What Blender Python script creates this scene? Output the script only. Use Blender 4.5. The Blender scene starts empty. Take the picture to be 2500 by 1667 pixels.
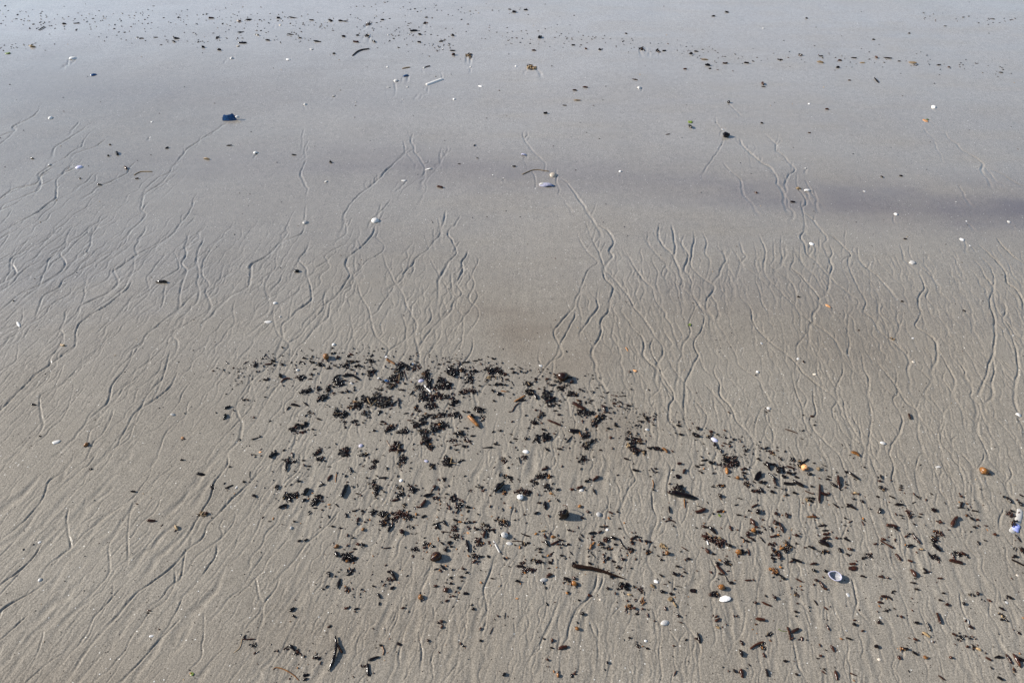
import bpy, math, random
import numpy as np
from mathutils import Vector, Matrix
random.seed(7)
rng = np.random.default_rng(11)
R = math.radians

# ------------------------------------------------------------------ camera, sky, sun, exposure
scene = bpy.context.scene
CAM_H, PITCH, LENS = 1.5, R(45), 24.0
cam_data = bpy.data.cameras.new('camera')
cam_data.lens = LENS; cam_data.sensor_width = 36.0
cam_data.clip_start = 0.05; cam_data.clip_end = 2000.0
cam = bpy.data.objects.new('camera', cam_data)
scene.collection.objects.link(cam)
cam.location = (0, 0, CAM_H)
cam.rotation_euler = (R(90) - PITCH, 0, 0)
scene.camera = cam

SUN_EL, SUN_AZ = R(28), R(-80)          # azimuth from +Y (ahead) towards +X: the sun stands to the left and a little ahead
world = bpy.data.worlds.new('World'); scene.world = world; world.use_nodes = True
wn = world.node_tree
sky = wn.nodes.new('ShaderNodeTexSky'); sky.sky_type = 'NISHITA'; sky.sun_disc = False
sky.sun_elevation = SUN_EL; sky.sun_rotation = SUN_AZ
sky.air_density = 1.0; sky.dust_density = 0.4; sky.ozone_density = 1.0
bg = wn.nodes['Background']; bg.inputs['Strength'].default_value = 0.10
wn.links.new(sky.outputs[0], bg.inputs['Color'])

sun_data = bpy.data.lights.new('sun', 'SUN'); sun_data.energy = 5.0; sun_data.angle = R(0.53); sun_data.color = (1.0, 0.94, 0.85)
sun = bpy.data.objects.new('sun', sun_data); scene.collection.objects.link(sun)
sun_dir = Vector((math.sin(SUN_AZ) * math.cos(SUN_EL), math.cos(SUN_AZ) * math.cos(SUN_EL), math.sin(SUN_EL)))
sun.rotation_euler = sun_dir.to_track_quat('Z', 'Y').to_euler()
sun.location = sun_dir * 20

vs = scene.view_settings
vs.view_transform = 'Standard'; vs.look = 'None'; vs.exposure = 0.44; vs.gamma = 1.0; vs.use_curve_mapping = False

# ------------------------------------------------------------------ traced layout -> points on the beach
F_PX = LENS / 36.0 * 2500.0
SP, CP = math.sin(PITCH), math.cos(PITCH)
def ground(px, py):
    """the place on the sand seen at a point of the photograph"""
    a, b = px - 1250.0, 833.5 - py
    dz = -F_PX * SP + b * CP
    t = CAM_H / -dz
    return (a * t, (F_PX * CP + b * SP) * t)
def mpp(px, py):
    """metres per photo pixel across the view at that place"""
    return CAM_H / (F_PX * SP - (833.5 - py) * CP)
FRAMES = dict(A=(0, 0, 1), B=(830, 0, 1), C=(1660, 0, 1), D=(0, 550, 1), E=(830, 550, 1), F=(1660, 550, 1), G=(0, 1107, 1), H=(830, 1107, 1),
              K=(900, 1100, 2), L=(1300, 1100, 2), N=(1300, 1380, 2), O=(900, 1380, 2), P=(1700, 1380, 2), M=(1700, 1100, 2), R=(2100, 1100, 2),
              Q1=(500, 830, 2), Q2=(900, 830, 2), Q3=(1300, 830, 2), Q4=(1700, 830, 2), Q5=(500, 1100, 2), Q6=(900, 1100, 2), Q7=(1300, 1100, 2),
              Q8=(1700, 1100, 2), Q9=(2100, 1100, 2), Q10=(500, 1380, 2), Q11=(900, 1380, 2), Q12=(1300, 1380, 2), Q13=(1700, 1380, 2), Q14=(2100, 1380, 3))
FS = {1: 840 / 2352, 2: 400 / 2240, 3: 400 / 1280}
def to_px(fr, x, y):
    ox, oy, k = FRAMES[fr]
    return ox + x * FS[k], oy + y * FS[k]
def fscale(fr): return FS[FRAMES[fr][2]]

RILLS = '''
A 280,740 210,805 120,850 85,870 100,895 40,915 0,935|100,895 30,960 0,985|540,830 500,880|670,825 600,855 540,900 470,945 400,990 370,1010 360,1050|670,870 610,910 570,960 555,1000 500,1030 440,1080 350,1130 270,1185 265,1210 280,1250 260,1300 200,1330 100,1370 30,1400 0,1440|350,1150 280,1200 240,1260 100,1290 0,1355|505,1105 450,1170 390,1230 385,1270 380,1350 320,1400 230,1470 130,1520 50,1568|720,950 650,1000 590,1020|1535,830 1480,880 1430,910 1380,945 1270,1020 1250,1050 1180,1130 1170,1150|1170,1150 1140,1200 1080,1260 1000,1310 970,1360 960,1420 970,1440 990,1460 960,1510 900,1560|1345,1345 1320,1380 1300,1430 1250,1500 1200,1560|1330,1480 1280,1530|925,1105 880,1150 860,1185 800,1220 700,1265|2075,875 2065,930 2065,980|2110,955 2085,1000 2080,1040|2105,990 2100,1020 2080,1040 2090,1055|2090,1095 2065,1150 2055,1200 2080,1250|2015,1430 1980,1490 1950,1568|2090,1400 2080,1470 2085,1520|2130,1470 2100,1510|500,1430 440,1490 370,1560|565,1500 500,1568|705,1490 640,1568|80,1440 30,1510 0,1540|670,1360 610,1410
B 500,910 485,960 505,1010 510,1040 545,1085 575,1135|430,965 445,1040 400,1090 310,1170 260,1225 105,1350|480,1015 445,1040|445,1040 490,1090|725,990 735,1030 700,1080 685,1120 655,1150|695,1010 685,1060 685,1110|590,1165 540,1215 480,1260|350,1360 290,1430 235,1485|280,1390 260,1450|300,1440 275,1500|340,1460 330,1490 270,1510|720,1440 715,1490 690,1568|665,1480 680,1540|825,1470 790,1530 750,1568|1255,900 1250,935 1275,985 1330,1055 1390,1110|1480,1150 1480,1250 1500,1310|1310,1180 1335,1220 1335,1280|1500,1220 1560,1270 1610,1340 1660,1410 1710,1490 1760,1568|1680,1520 1690,1568|600,585 600,625 585,640|700,540 690,500 680,490|375,560 380,630|590,590 540,640|80,1490 40,1568|35,1490 20,1568
C 240,800 250,845 270,875|300,950 270,1020 220,1090 160,1180|410,950 430,1000 500,1065 560,1115 620,1150 660,1215|665,955 655,1030 700,1060 740,1110 785,1160 745,1200 725,1235 720,1270|700,1180 722,1230|800,1190 800,1270 830,1320 860,1370 860,1400 835,1420 850,1460 900,1500 960,1568|835,1370 830,1410 850,1500 850,1568|850,1230 890,1290|290,1110 340,1170 410,1230 430,1330|1810,900 1840,950 1900,990 1930,1030 2010,1070 2060,1110 2075,1130 2060,1160|2075,1130 2130,1200|2100,1150 2210,1200 2300,1255 2352,1280|1735,960 1760,1020 1780,1050|1895,1260 1930,1310 1950,1350|1660,860 1690,910|330,710 400,780|915,1300 935,1370
D 1220,0 1180,50 1100,110 1020,150 930,200 860,250 790,300 770,310 800,370 800,400 720,470 630,510 550,550 530,590|990,0 985,40 940,90 940,110 920,150 930,195|870,60 850,120 780,170 690,210 600,270 510,320 430,370 400,420 310,470 280,510 250,590 240,640 180,670 140,690|670,0 625,60 610,140 570,200 520,225 450,270 430,290|500,0 450,80 450,130 410,190 435,240 435,290 360,350 270,410 170,450|620,140 540,185 520,220|380,190 330,230 320,270 290,340 265,410|350,50 330,90 200,160 90,215 70,260 105,310 100,340 60,370 0,400|200,85 150,150 90,215|70,260 0,275|600,340 570,350 585,390 570,430 575,480 540,560 540,590|540,560 450,580 440,650 405,710 430,740 430,790|900,380 870,430 800,490 720,550 620,610 540,670 520,720 510,820|910,200 910,290 870,380|1270,50 1280,90 1260,140 1270,190 1240,260 1270,300 1250,380 1230,440 1220,560|1350,60 1300,110 1260,150|1200,150 1190,190 1215,240 1220,290 1170,330 1120,360|1170,160 1100,230 1060,270 1040,310 1000,360 1015,420|1390,70 1380,110 1345,190 1345,260 1355,340 1340,390 1355,430|1435,140 1425,180 1385,250 1380,330 1420,390 1420,420 1400,450 1420,500 1440,540|1355,430 1290,500 1220,570 1130,640 1010,740|1495,415 1480,460 1425,500|1670,340 1600,420 1570,470 1510,510 1440,560 1380,610 1260,680 1190,720 1180,760 1210,800 1200,870 1140,940 1110,1040 1080,1110|2085,0 2060,50 2000,80 1900,120 1870,160 1810,210 1720,260 1710,310 1700,400 1650,440 1570,480|1950,0 1960,50 1930,90|1975,0 1975,70|1950,30 1920,60 1930,90|2115,120 2080,180 2040,230 2080,280 2100,340 2110,390 2125,450 2120,510 2030,580 1970,640 1930,670 1925,720|2110,380 2030,450 1920,530|1890,180 1880,240 1880,280 1820,370 1810,420 1830,510|1870,540 1865,640 1880,690 1905,750 1970,800|2280,340 2250,420 2210,480 2210,560 2180,600 2100,680 2050,750 1970,800 1970,830 1890,910 1810,980 1740,1030 1690,1090 1620,1200 1620,1290 1640,1320|2352,450 2280,500 2250,550 2240,620 2160,690 2110,750|2190,290 2110,340|2352,130 2270,170 2220,210 2230,240 2170,280 2150,300|1130,400 1120,460 1105,550|1070,400 1000,460 880,530|510,820 420,890 340,950 240,1020 160,1100 80,1180 0,1260|430,740 400,830 340,910 330,960 230,1020 180,1080|670,830 620,900 530,980 430,1080 350,1120 280,1160 265,1220 280,1300 290,1360|430,940 410,1020 380,1090|500,1070 490,1150 470,1220 430,1310|590,1090 540,1150 470,1240|1010,770 940,840 880,940 830,1010 760,1100 740,1200 680,1260 610,1320 580,1360|1130,820 1060,890 1010,940 990,990 920,1050 850,1100 800,1180 740,1240|1165,850 1140,930 1110,1040 1050,1100 990,1180 960,1240 910,1290 870,1370 830,1430|1215,990 1160,1100 1080,1170 960,1250|1300,1070 1240,1150 1220,1210 1170,1270|1320,1160 1280,1220 1260,1300 1200,1350 1140,1400 1110,1450|130,690 100,750 0,790|150,560 150,620 130,690|120,800 115,880 100,930 0,990|150,0 100,40 0,90|60,60 40,100 0,155|770,1250 760,1310 700,1420 640,1480 600,1560|700,1250 690,1350 620,1400 590,1500|930,1300 900,1400 880,1450 820,1500|1610,490 1590,560 1600,660|1760,400 1770,430 1730,480|1910,1070 1850,1100 1740,1190|1740,1190 1700,1260 1640,1320 1560,1410|1735,1000 1720,1060 1730,1140 1740,1190|100,990 70,1050 0,1105
E 240,0 225,50 180,110 100,180 50,220 35,260 60,310 60,340 10,430|260,0 260,40 245,80 290,120 295,170 240,210 180,240 130,300 90,330 90,390 20,440 10,490|290,190 310,260 330,300 375,390|375,390 350,440 320,490 270,550 260,580 210,620|685,0 680,60 640,110 590,170 520,220 490,270 440,320 430,350 400,390 375,400|365,255 335,295|120,390 130,460 165,520 195,580 210,640 220,700 250,760 300,810 330,840|400,430 440,490 450,540 490,610 520,670 510,740 520,800 530,850|535,490 490,550 490,590|420,590 440,660 450,720 440,780 380,820 330,860|490,710 450,740 450,840|765,0 735,60 765,100 790,160 790,200 740,250 710,310 680,355|680,355 720,410 730,460 700,490 720,560|820,110 790,150|610,220 650,290 680,355|875,170 860,210 830,250 840,300 800,380 800,410 830,460 800,500|940,210 940,260 900,340 920,400 890,460 880,500 910,540|920,430 940,480 910,540 880,590 840,630|760,300 760,400 770,450 800,500 790,550 840,620|840,640 790,690 740,760 740,790|780,540 720,590 680,650 620,710 560,800 540,830 540,900|720,480 690,540 680,600 690,650 690,740|690,790 650,830 580,900 580,960|830,740 830,810 790,870|905,760 905,840 880,890 860,915|75,590 70,620 85,720 100,830|1685,0 1710,80 1740,140 1770,200 1790,250 1800,290 1810,320 1850,350 1900,410 1960,480 2010,570 2060,630 2120,710 2150,770 2200,820 2205,880 2170,950|1755,0 1830,50 1860,90 1865,140 1840,180 1860,220 1830,260|1620,50 1640,110 1690,190 1740,240 1755,270 1690,320 1660,400 1640,450 1610,510 1600,560 1540,630 1470,710 1465,750 1490,810 1520,870 1510,900 1440,930 1400,980 1310,1090 1270,1140|1610,580 1600,640 1560,710 1510,810|1820,120 1780,190|1775,110 1765,170|1890,170 1920,230 1890,270 1900,320|1790,290 1810,370 1860,420 1860,470 1840,530 1830,600 1780,660 1785,740 1730,840 1720,900|1760,440 1755,510 1760,570 1710,640 1650,720|1670,420 1640,490 1630,540 1640,590|1950,180 1990,260 2040,340 2090,400 2130,440 2160,530 2200,580|2060,290 2070,340 2090,390|1920,590 1960,650 2010,720 2060,770 2080,830 2070,890 2110,940 2160,980 2190,1040|2140,780 2120,830 2140,900 2170,950 2200,1020 2240,1090 2280,1150 2280,1190 2250,1230 2250,1310|2190,1040 2180,1120 2140,1160 2120,1190 2140,1260|2220,890 2280,990 2340,1060|2240,970 2200,1010|2105,50 2100,110 2130,170 2180,230 2220,270|2180,0 2175,90 2210,150 2260,200 2290,250 2310,300|2230,60 2215,150|2265,0 2280,90 2290,150 2285,220|2310,60 2320,120 2352,180|2220,270 2250,330 2280,390 2352,450|1660,1060 1700,1150 1740,1240|1725,1020 1710,1100 1700,1150|640,20 640,80
F 30,75 10,130 50,200 50,250 25,310 60,350 80,400 70,430 90,490|90,40 95,110 80,190 75,290 130,350 200,400 235,430 210,480 180,510 180,580|150,50 180,130 170,200 200,240|110,200 140,250 130,300 150,350|280,150 300,210 310,250 275,310 265,350 230,390|340,140 380,200 410,260 400,310|410,260 470,310 540,360|0,420 60,480 110,530 150,590 165,640 150,710 100,790 100,850 125,890 100,940 70,1000 40,1070 30,1150 30,1290|180,580 200,630 205,700|100,410 140,440 130,510|70,500 100,570 60,660 70,740 20,820 10,890|230,630 280,720 330,800 380,890 400,950 450,1000 540,1060 560,1110 600,1180 620,1220 560,1250 530,1310 510,1400 505,1480 500,1568|390,790 380,880|440,510 485,580 490,640 520,700 570,760 650,830 720,880 800,950 840,1010 920,1070 980,1120 1040,1160 1075,1200|710,800 715,870|770,970 770,1040 790,1130 830,1220 850,1330|250,940 230,1000 270,1080 270,1150 330,1220 360,1270 390,1340 450,1400 500,1470|150,1070 220,1140 290,1220|130,900 150,960 180,1000|70,1170 120,1220 180,1290 180,1340 135,1430|405,120 430,190 450,220 420,250|500,120 520,190 515,270|535,70 570,140 585,210 570,270 580,330 610,380|635,80 640,160 640,240 620,280 660,320 740,370 780,430 795,500 785,560 820,610 820,690|690,70 690,180 700,220 690,280 660,300|715,130 720,200 700,260|610,380 680,450 740,510 800,570 850,630 920,680 1000,730 1060,790 1100,860|770,180 780,240 760,290 830,350 880,410 950,490 950,510 940,570 910,610 910,660|860,0 850,40 825,80 850,130 870,200 930,250 990,320 1050,380|820,130 825,240 870,300 930,360 970,430 1000,460|940,0 1000,50 1080,110 1120,150 1165,200 1150,240 1160,300 1190,360 1220,430 1260,490 1270,540 1260,590 1320,640 1360,710 1420,770 1490,820 1540,870 1570,930 1560,980|1130,30 1125,140|955,80 950,170 930,240|905,110 930,170|1020,130 1040,190 1025,240 1040,290 1020,360 1015,430 990,480 950,500|980,150 1020,230|1165,210 1110,240|1190,250 1240,310 1290,360 1340,430|1215,150 1220,220 1250,270 1340,340 1390,390 1440,450|1340,200 1370,270 1420,320 1450,350|1445,210 1470,270|1470,200 1490,260 1515,300|1500,120 1520,170 1530,230 1560,260|1560,130 1570,190 1590,240|1600,270 1660,300 1720,350 1750,400|1620,300 1660,380 1670,430 1640,480 1630,540 1650,600 1610,680 1680,730 1740,780 1760,840 1755,920 1720,1000|1600,500 1640,560 1660,620|1760,840 1820,940 1870,1030 1880,1090 1860,1140|2000,230 2050,280 2080,340 2130,400 2145,440 2120,500 2125,560 2145,610 2155,700 2150,800 2140,880 2110,960 2090,1040 2040,1150|2050,210 2110,270 2145,340 2145,430|2145,440 2160,560 2200,620 2240,670 2290,740 2352,790|2040,130 2100,180 2170,250 2220,310 2240,390 2300,440 2352,520|2120,150 2160,220 2220,310|2165,80 2210,140 2280,210 2352,260|2190,490 2230,560 2220,610 2210,650 2260,740 2290,820 2310,930 2310,1010 2290,1100 2290,1200 2310,1270|2150,780 2140,900 2150,1010 2130,1080 2140,1170 2090,1210|2040,1150 2080,1220 2100,1290 2180,1340 2250,1420 2320,1510|2060,1250 2040,1350 2040,1430 2080,1500 2110,1568|1890,910 1950,990 1950,1030 2000,1110 1990,1170 2040,1220|1820,980 1800,1050 1850,1120 1890,1200 1920,1250|1340,480 1355,540 1360,610 1350,660|1360,590 1410,680 1430,740|1480,570 1490,650 1500,700 1480,760 1500,820|1160,590 1150,650 1145,720 1160,790 1150,870 1170,930 1180,980|1040,590 1090,640 1140,710|1115,570 1130,620 1120,660|1190,550 1170,600|860,680 860,740 800,830 800,890|940,740 950,840 935,900 940,980|990,990 1030,1060 1065,1120|1110,930 1110,1010 1065,1120 1075,1200 1045,1250|1240,870 1260,980 1290,1050 1290,1150|1350,890 1350,930 1400,1000 1470,1080 1510,1150 1550,1210 1620,1260 1630,1350 1630,1440|1490,990 1480,1080 1490,1150 1455,1180 1490,1250 1520,1320 1510,1400 1490,1440 1450,1490|1370,1040 1390,1100 1450,1160|1600,960 1660,1000 1710,1050 1710,1080 1680,1130|1640,1180 1620,1250|910,1100 915,1200 930,1290 890,1320 910,1390 970,1450 1060,1540|1110,1170 1130,1260 1160,1350 1230,1450|1230,1250 1220,1330 1250,1480|1290,1180 1310,1300 1310,1370 1295,1440 1290,1550|1720,1130 1720,1180 1780,1250 1800,1290|1850,1220 1800,1280|1820,1330 1790,1420 1790,1490 1860,1568|1900,1430 1860,1470 1870,1520|1350,1380 1390,1450 1410,1550|1570,1310 1570,1370 1630,1420|2320,1330 2310,1420 2352,1480|820,1430 800,1450 800,1500 830,1568|600,1260 610,1340 580,1420 620,1490|455,1340 470,1390|1980,1240 2050,1330|2210,930 2280,1000|2220,1000 2280,1060|700,470 690,540
G 1060,20 1030,80 1020,140 960,230 900,300 780,390 680,460 560,560 490,640 430,680|660,0 600,80 565,95|540,0 420,130 330,190 290,310 200,420 100,520 0,590|1550,0 1550,70 1500,140 1460,200 1440,280 1390,370 1320,490 1260,590|1840,30 1780,110 1700,200 1600,290 1500,400 1420,480 1380,580 1280,650 1190,760 1060,860 940,950 870,1020 790,1120 640,1280 570,1370|2110,20 2060,110 1980,190 1870,300 1790,430 1760,500|1950,120 1900,250|1610,380 1590,480 1530,550 1490,590|1530,440 1500,490 1520,540|1270,640 1250,750 1230,850 1190,880|1190,780 1190,880 1130,1000 1010,1090 960,1170|910,320 880,430 870,560 870,750|830,430 790,540 740,630 740,700 750,790|590,290 550,400 500,480|470,370 450,450 470,570 480,640|290,610 200,740 100,830 0,900|150,800 20,950|350,850 250,930 130,1000 20,1070|870,870 760,990 650,1110 610,1190|1480,600 1470,700 1400,800 1300,930 1250,980|1830,640 1780,720 1720,800|1980,560 1900,650 1850,700|1740,820 1760,950 1790,1010|1910,830 1880,920 1810,1010|2330,370 2200,520 2090,610|1330,870 1270,950|440,1360 330,1430 220,1530|1540,1320 1420,1440 1330,1540|1740,1340 1600,1520|300,1140 290,1250 250,1380|1390,1080 1390,1250|650,1150 600,1260|770,870 760,1000 720,1050|200,1100 100,1190 0,1280|1230,1130 1100,1260 980,1400 880,1500|2100,800 2110,920 2130,990|2330,490 2310,580|260,380 180,500 60,640 0,700
H 370,0 380,80 410,140|1190,340 1170,430 1160,480|1240,330 1260,410 1280,480|1110,170 1040,270 1010,330 1025,390|280,510 240,600|620,760 590,850 540,950|530,1030 490,1100 440,1190|1060,700 1010,850 985,910 985,960 1000,1030|1080,660 1060,740|1760,790 1750,880 1710,980 1640,1040 1590,1110 1560,1200|1800,810 1790,890 1740,970 1650,1080|1500,980 1470,1080 1430,1170 1370,1290|1720,1110 1760,1200 1760,1290
K 350,30 345,110 390,230 420,330|640,20 700,120 720,200 660,310
L 690,160 690,250 660,350 560,450 540,490|1340,110 1330,200 1370,290 1400,380 1380,440 1310,520 1290,600|960,30 1000,120 1060,240 1140,350|1290,620 1350,730|1290,630 1230,720 1210,800 1230,920|1630,550 1640,700 1660,820 1700,930 1660,1060 1630,1170 1610,1310|1970,650 1960,760 1910,860 1900,930|2110,680 2120,800 2090,900 2040,990 2040,1050 2090,1140|2050,730 2000,810 1980,900 2000,980 2040,1050|1830,130 1880,220 1880,320 1850,440|1760,690 1780,800 1760,950|1810,990 1800,1100 1700,1180 1660,1260|1210,800 1200,930 1240,1020 1250,1080|880,960 870,1050|350,1000 280,1090 230,1200
N 870,90 870,190 820,340 720,500 640,590 570,700 520,800 490,910|960,130 930,290 860,420 780,520|330,510 290,660 240,830 160,970 60,1140|410,620 360,720 345,850 370,960|770,740 800,830 860,960|1200,560 1130,640|1190,400 1090,520 1070,600|1540,20 1500,130 1510,270|1390,630 1310,800 1240,940 1140,1030 1100,1170|1850,870 1920,970 1990,1060|2110,880 2020,1000 2000,1060|1990,590 2060,730 2120,840 2200,950|2130,490 2070,700|1640,590 1680,700 1680,790|390,1190 380,1440|630,1200 630,1420|1930,1120 1930,1250 1950,1400 2100,1550|1920,150 1920,370
O 600,0 580,120|860,10 780,120 740,250 700,370|690,490 620,620 540,780 470,930|1030,500 930,590 900,660|870,720 770,850|880,560 890,680|1330,210 1240,360 1200,480|1690,30 1650,150 1580,290 1570,400 1600,510 1620,600|370,620 350,720 270,850|200,930 80,1100|680,920 700,1060 720,1200|1080,580 1010,720|980,1080 890,1170 855,1280 870,1380|1530,1040 1560,1170 1570,1290 1500,1480|1410,1230 1400,1290 1300,1390 1170,1530|1250,1180 1200,1340 1080,1510|2130,740 2160,950 2180,1110|1980,780 2000,930
P 410,150 440,210|650,540 670,670 650,830 600,950|940,30 870,180 850,270 830,370 830,470|1030,540 1100,700 1100,750 1080,850 1100,960|1150,0 1200,120|1200,250 1250,400 1270,490|1240,540 1260,700 1260,800|1780,600 1800,740 1800,800|1740,440 1760,560|2110,150 2160,280 2180,420|2120,490 2200,620 2240,670|1480,590 1540,760 1600,880|360,550 400,680 430,830|1320,1020 1360,1200 1390,1370|610,1260 610,1420|860,850 830,970|1020,1020 1060,1110 1070,1190|10,1070 20,1270
M 410,300 400,420 370,590 330,660|1140,290 1150,420|1070,470 1100,580 1140,640 1140,680 1110,740|960,560 1030,680 1110,770|1510,910 1530,1000 1620,1160 1700,1260|1790,20 1830,120 1850,200 1870,320|1640,10 1760,100 1830,130|1960,560 2020,680 2060,800|2200,580 2220,760|1430,700 1410,850 1430,970|1220,930 1260,1020 1310,1100 1290,1220|2030,860 2050,920 2050,1060 2000,1170|480,1110 450,1170 480,1270|1050,750 1030,840 1060,930|430,900 460,990|250,790 160,970|330,680 380,800 440,920|780,0 770,120|590,20 640,130|620,940 600,1080|700,1260 730,1400
R 380,10 430,120 460,190 460,260 440,380 460,470 480,510|480,210 540,310 560,420|820,40 790,120 760,280 760,380 790,480|880,180 830,310 830,420 880,580 900,650 960,750|480,540 580,650 640,780 700,900|1130,10 1100,80 1120,170 1180,290 1280,420|1230,20 1260,110 1350,200 1380,300 1420,430 1430,530|1320,20 1350,110 1360,200|1700,30 1690,120 1640,190 1600,260|1720,330 1720,430 1790,560 1800,640|1370,20 1480,140 1560,240|1750,210 1850,330 1960,440 2010,560 2060,660|2030,180 2080,320 2010,430|1930,230 2000,340 1980,470|340,560 400,790 440,910 500,1000|520,1100 550,1230 550,1340 580,1420|150,160 200,260 250,380|1420,450 1530,470 1520,700|1060,580 1030,720|1970,790 1920,900 1910,1020|760,1270 710,1370 710,1460
'''
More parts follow.
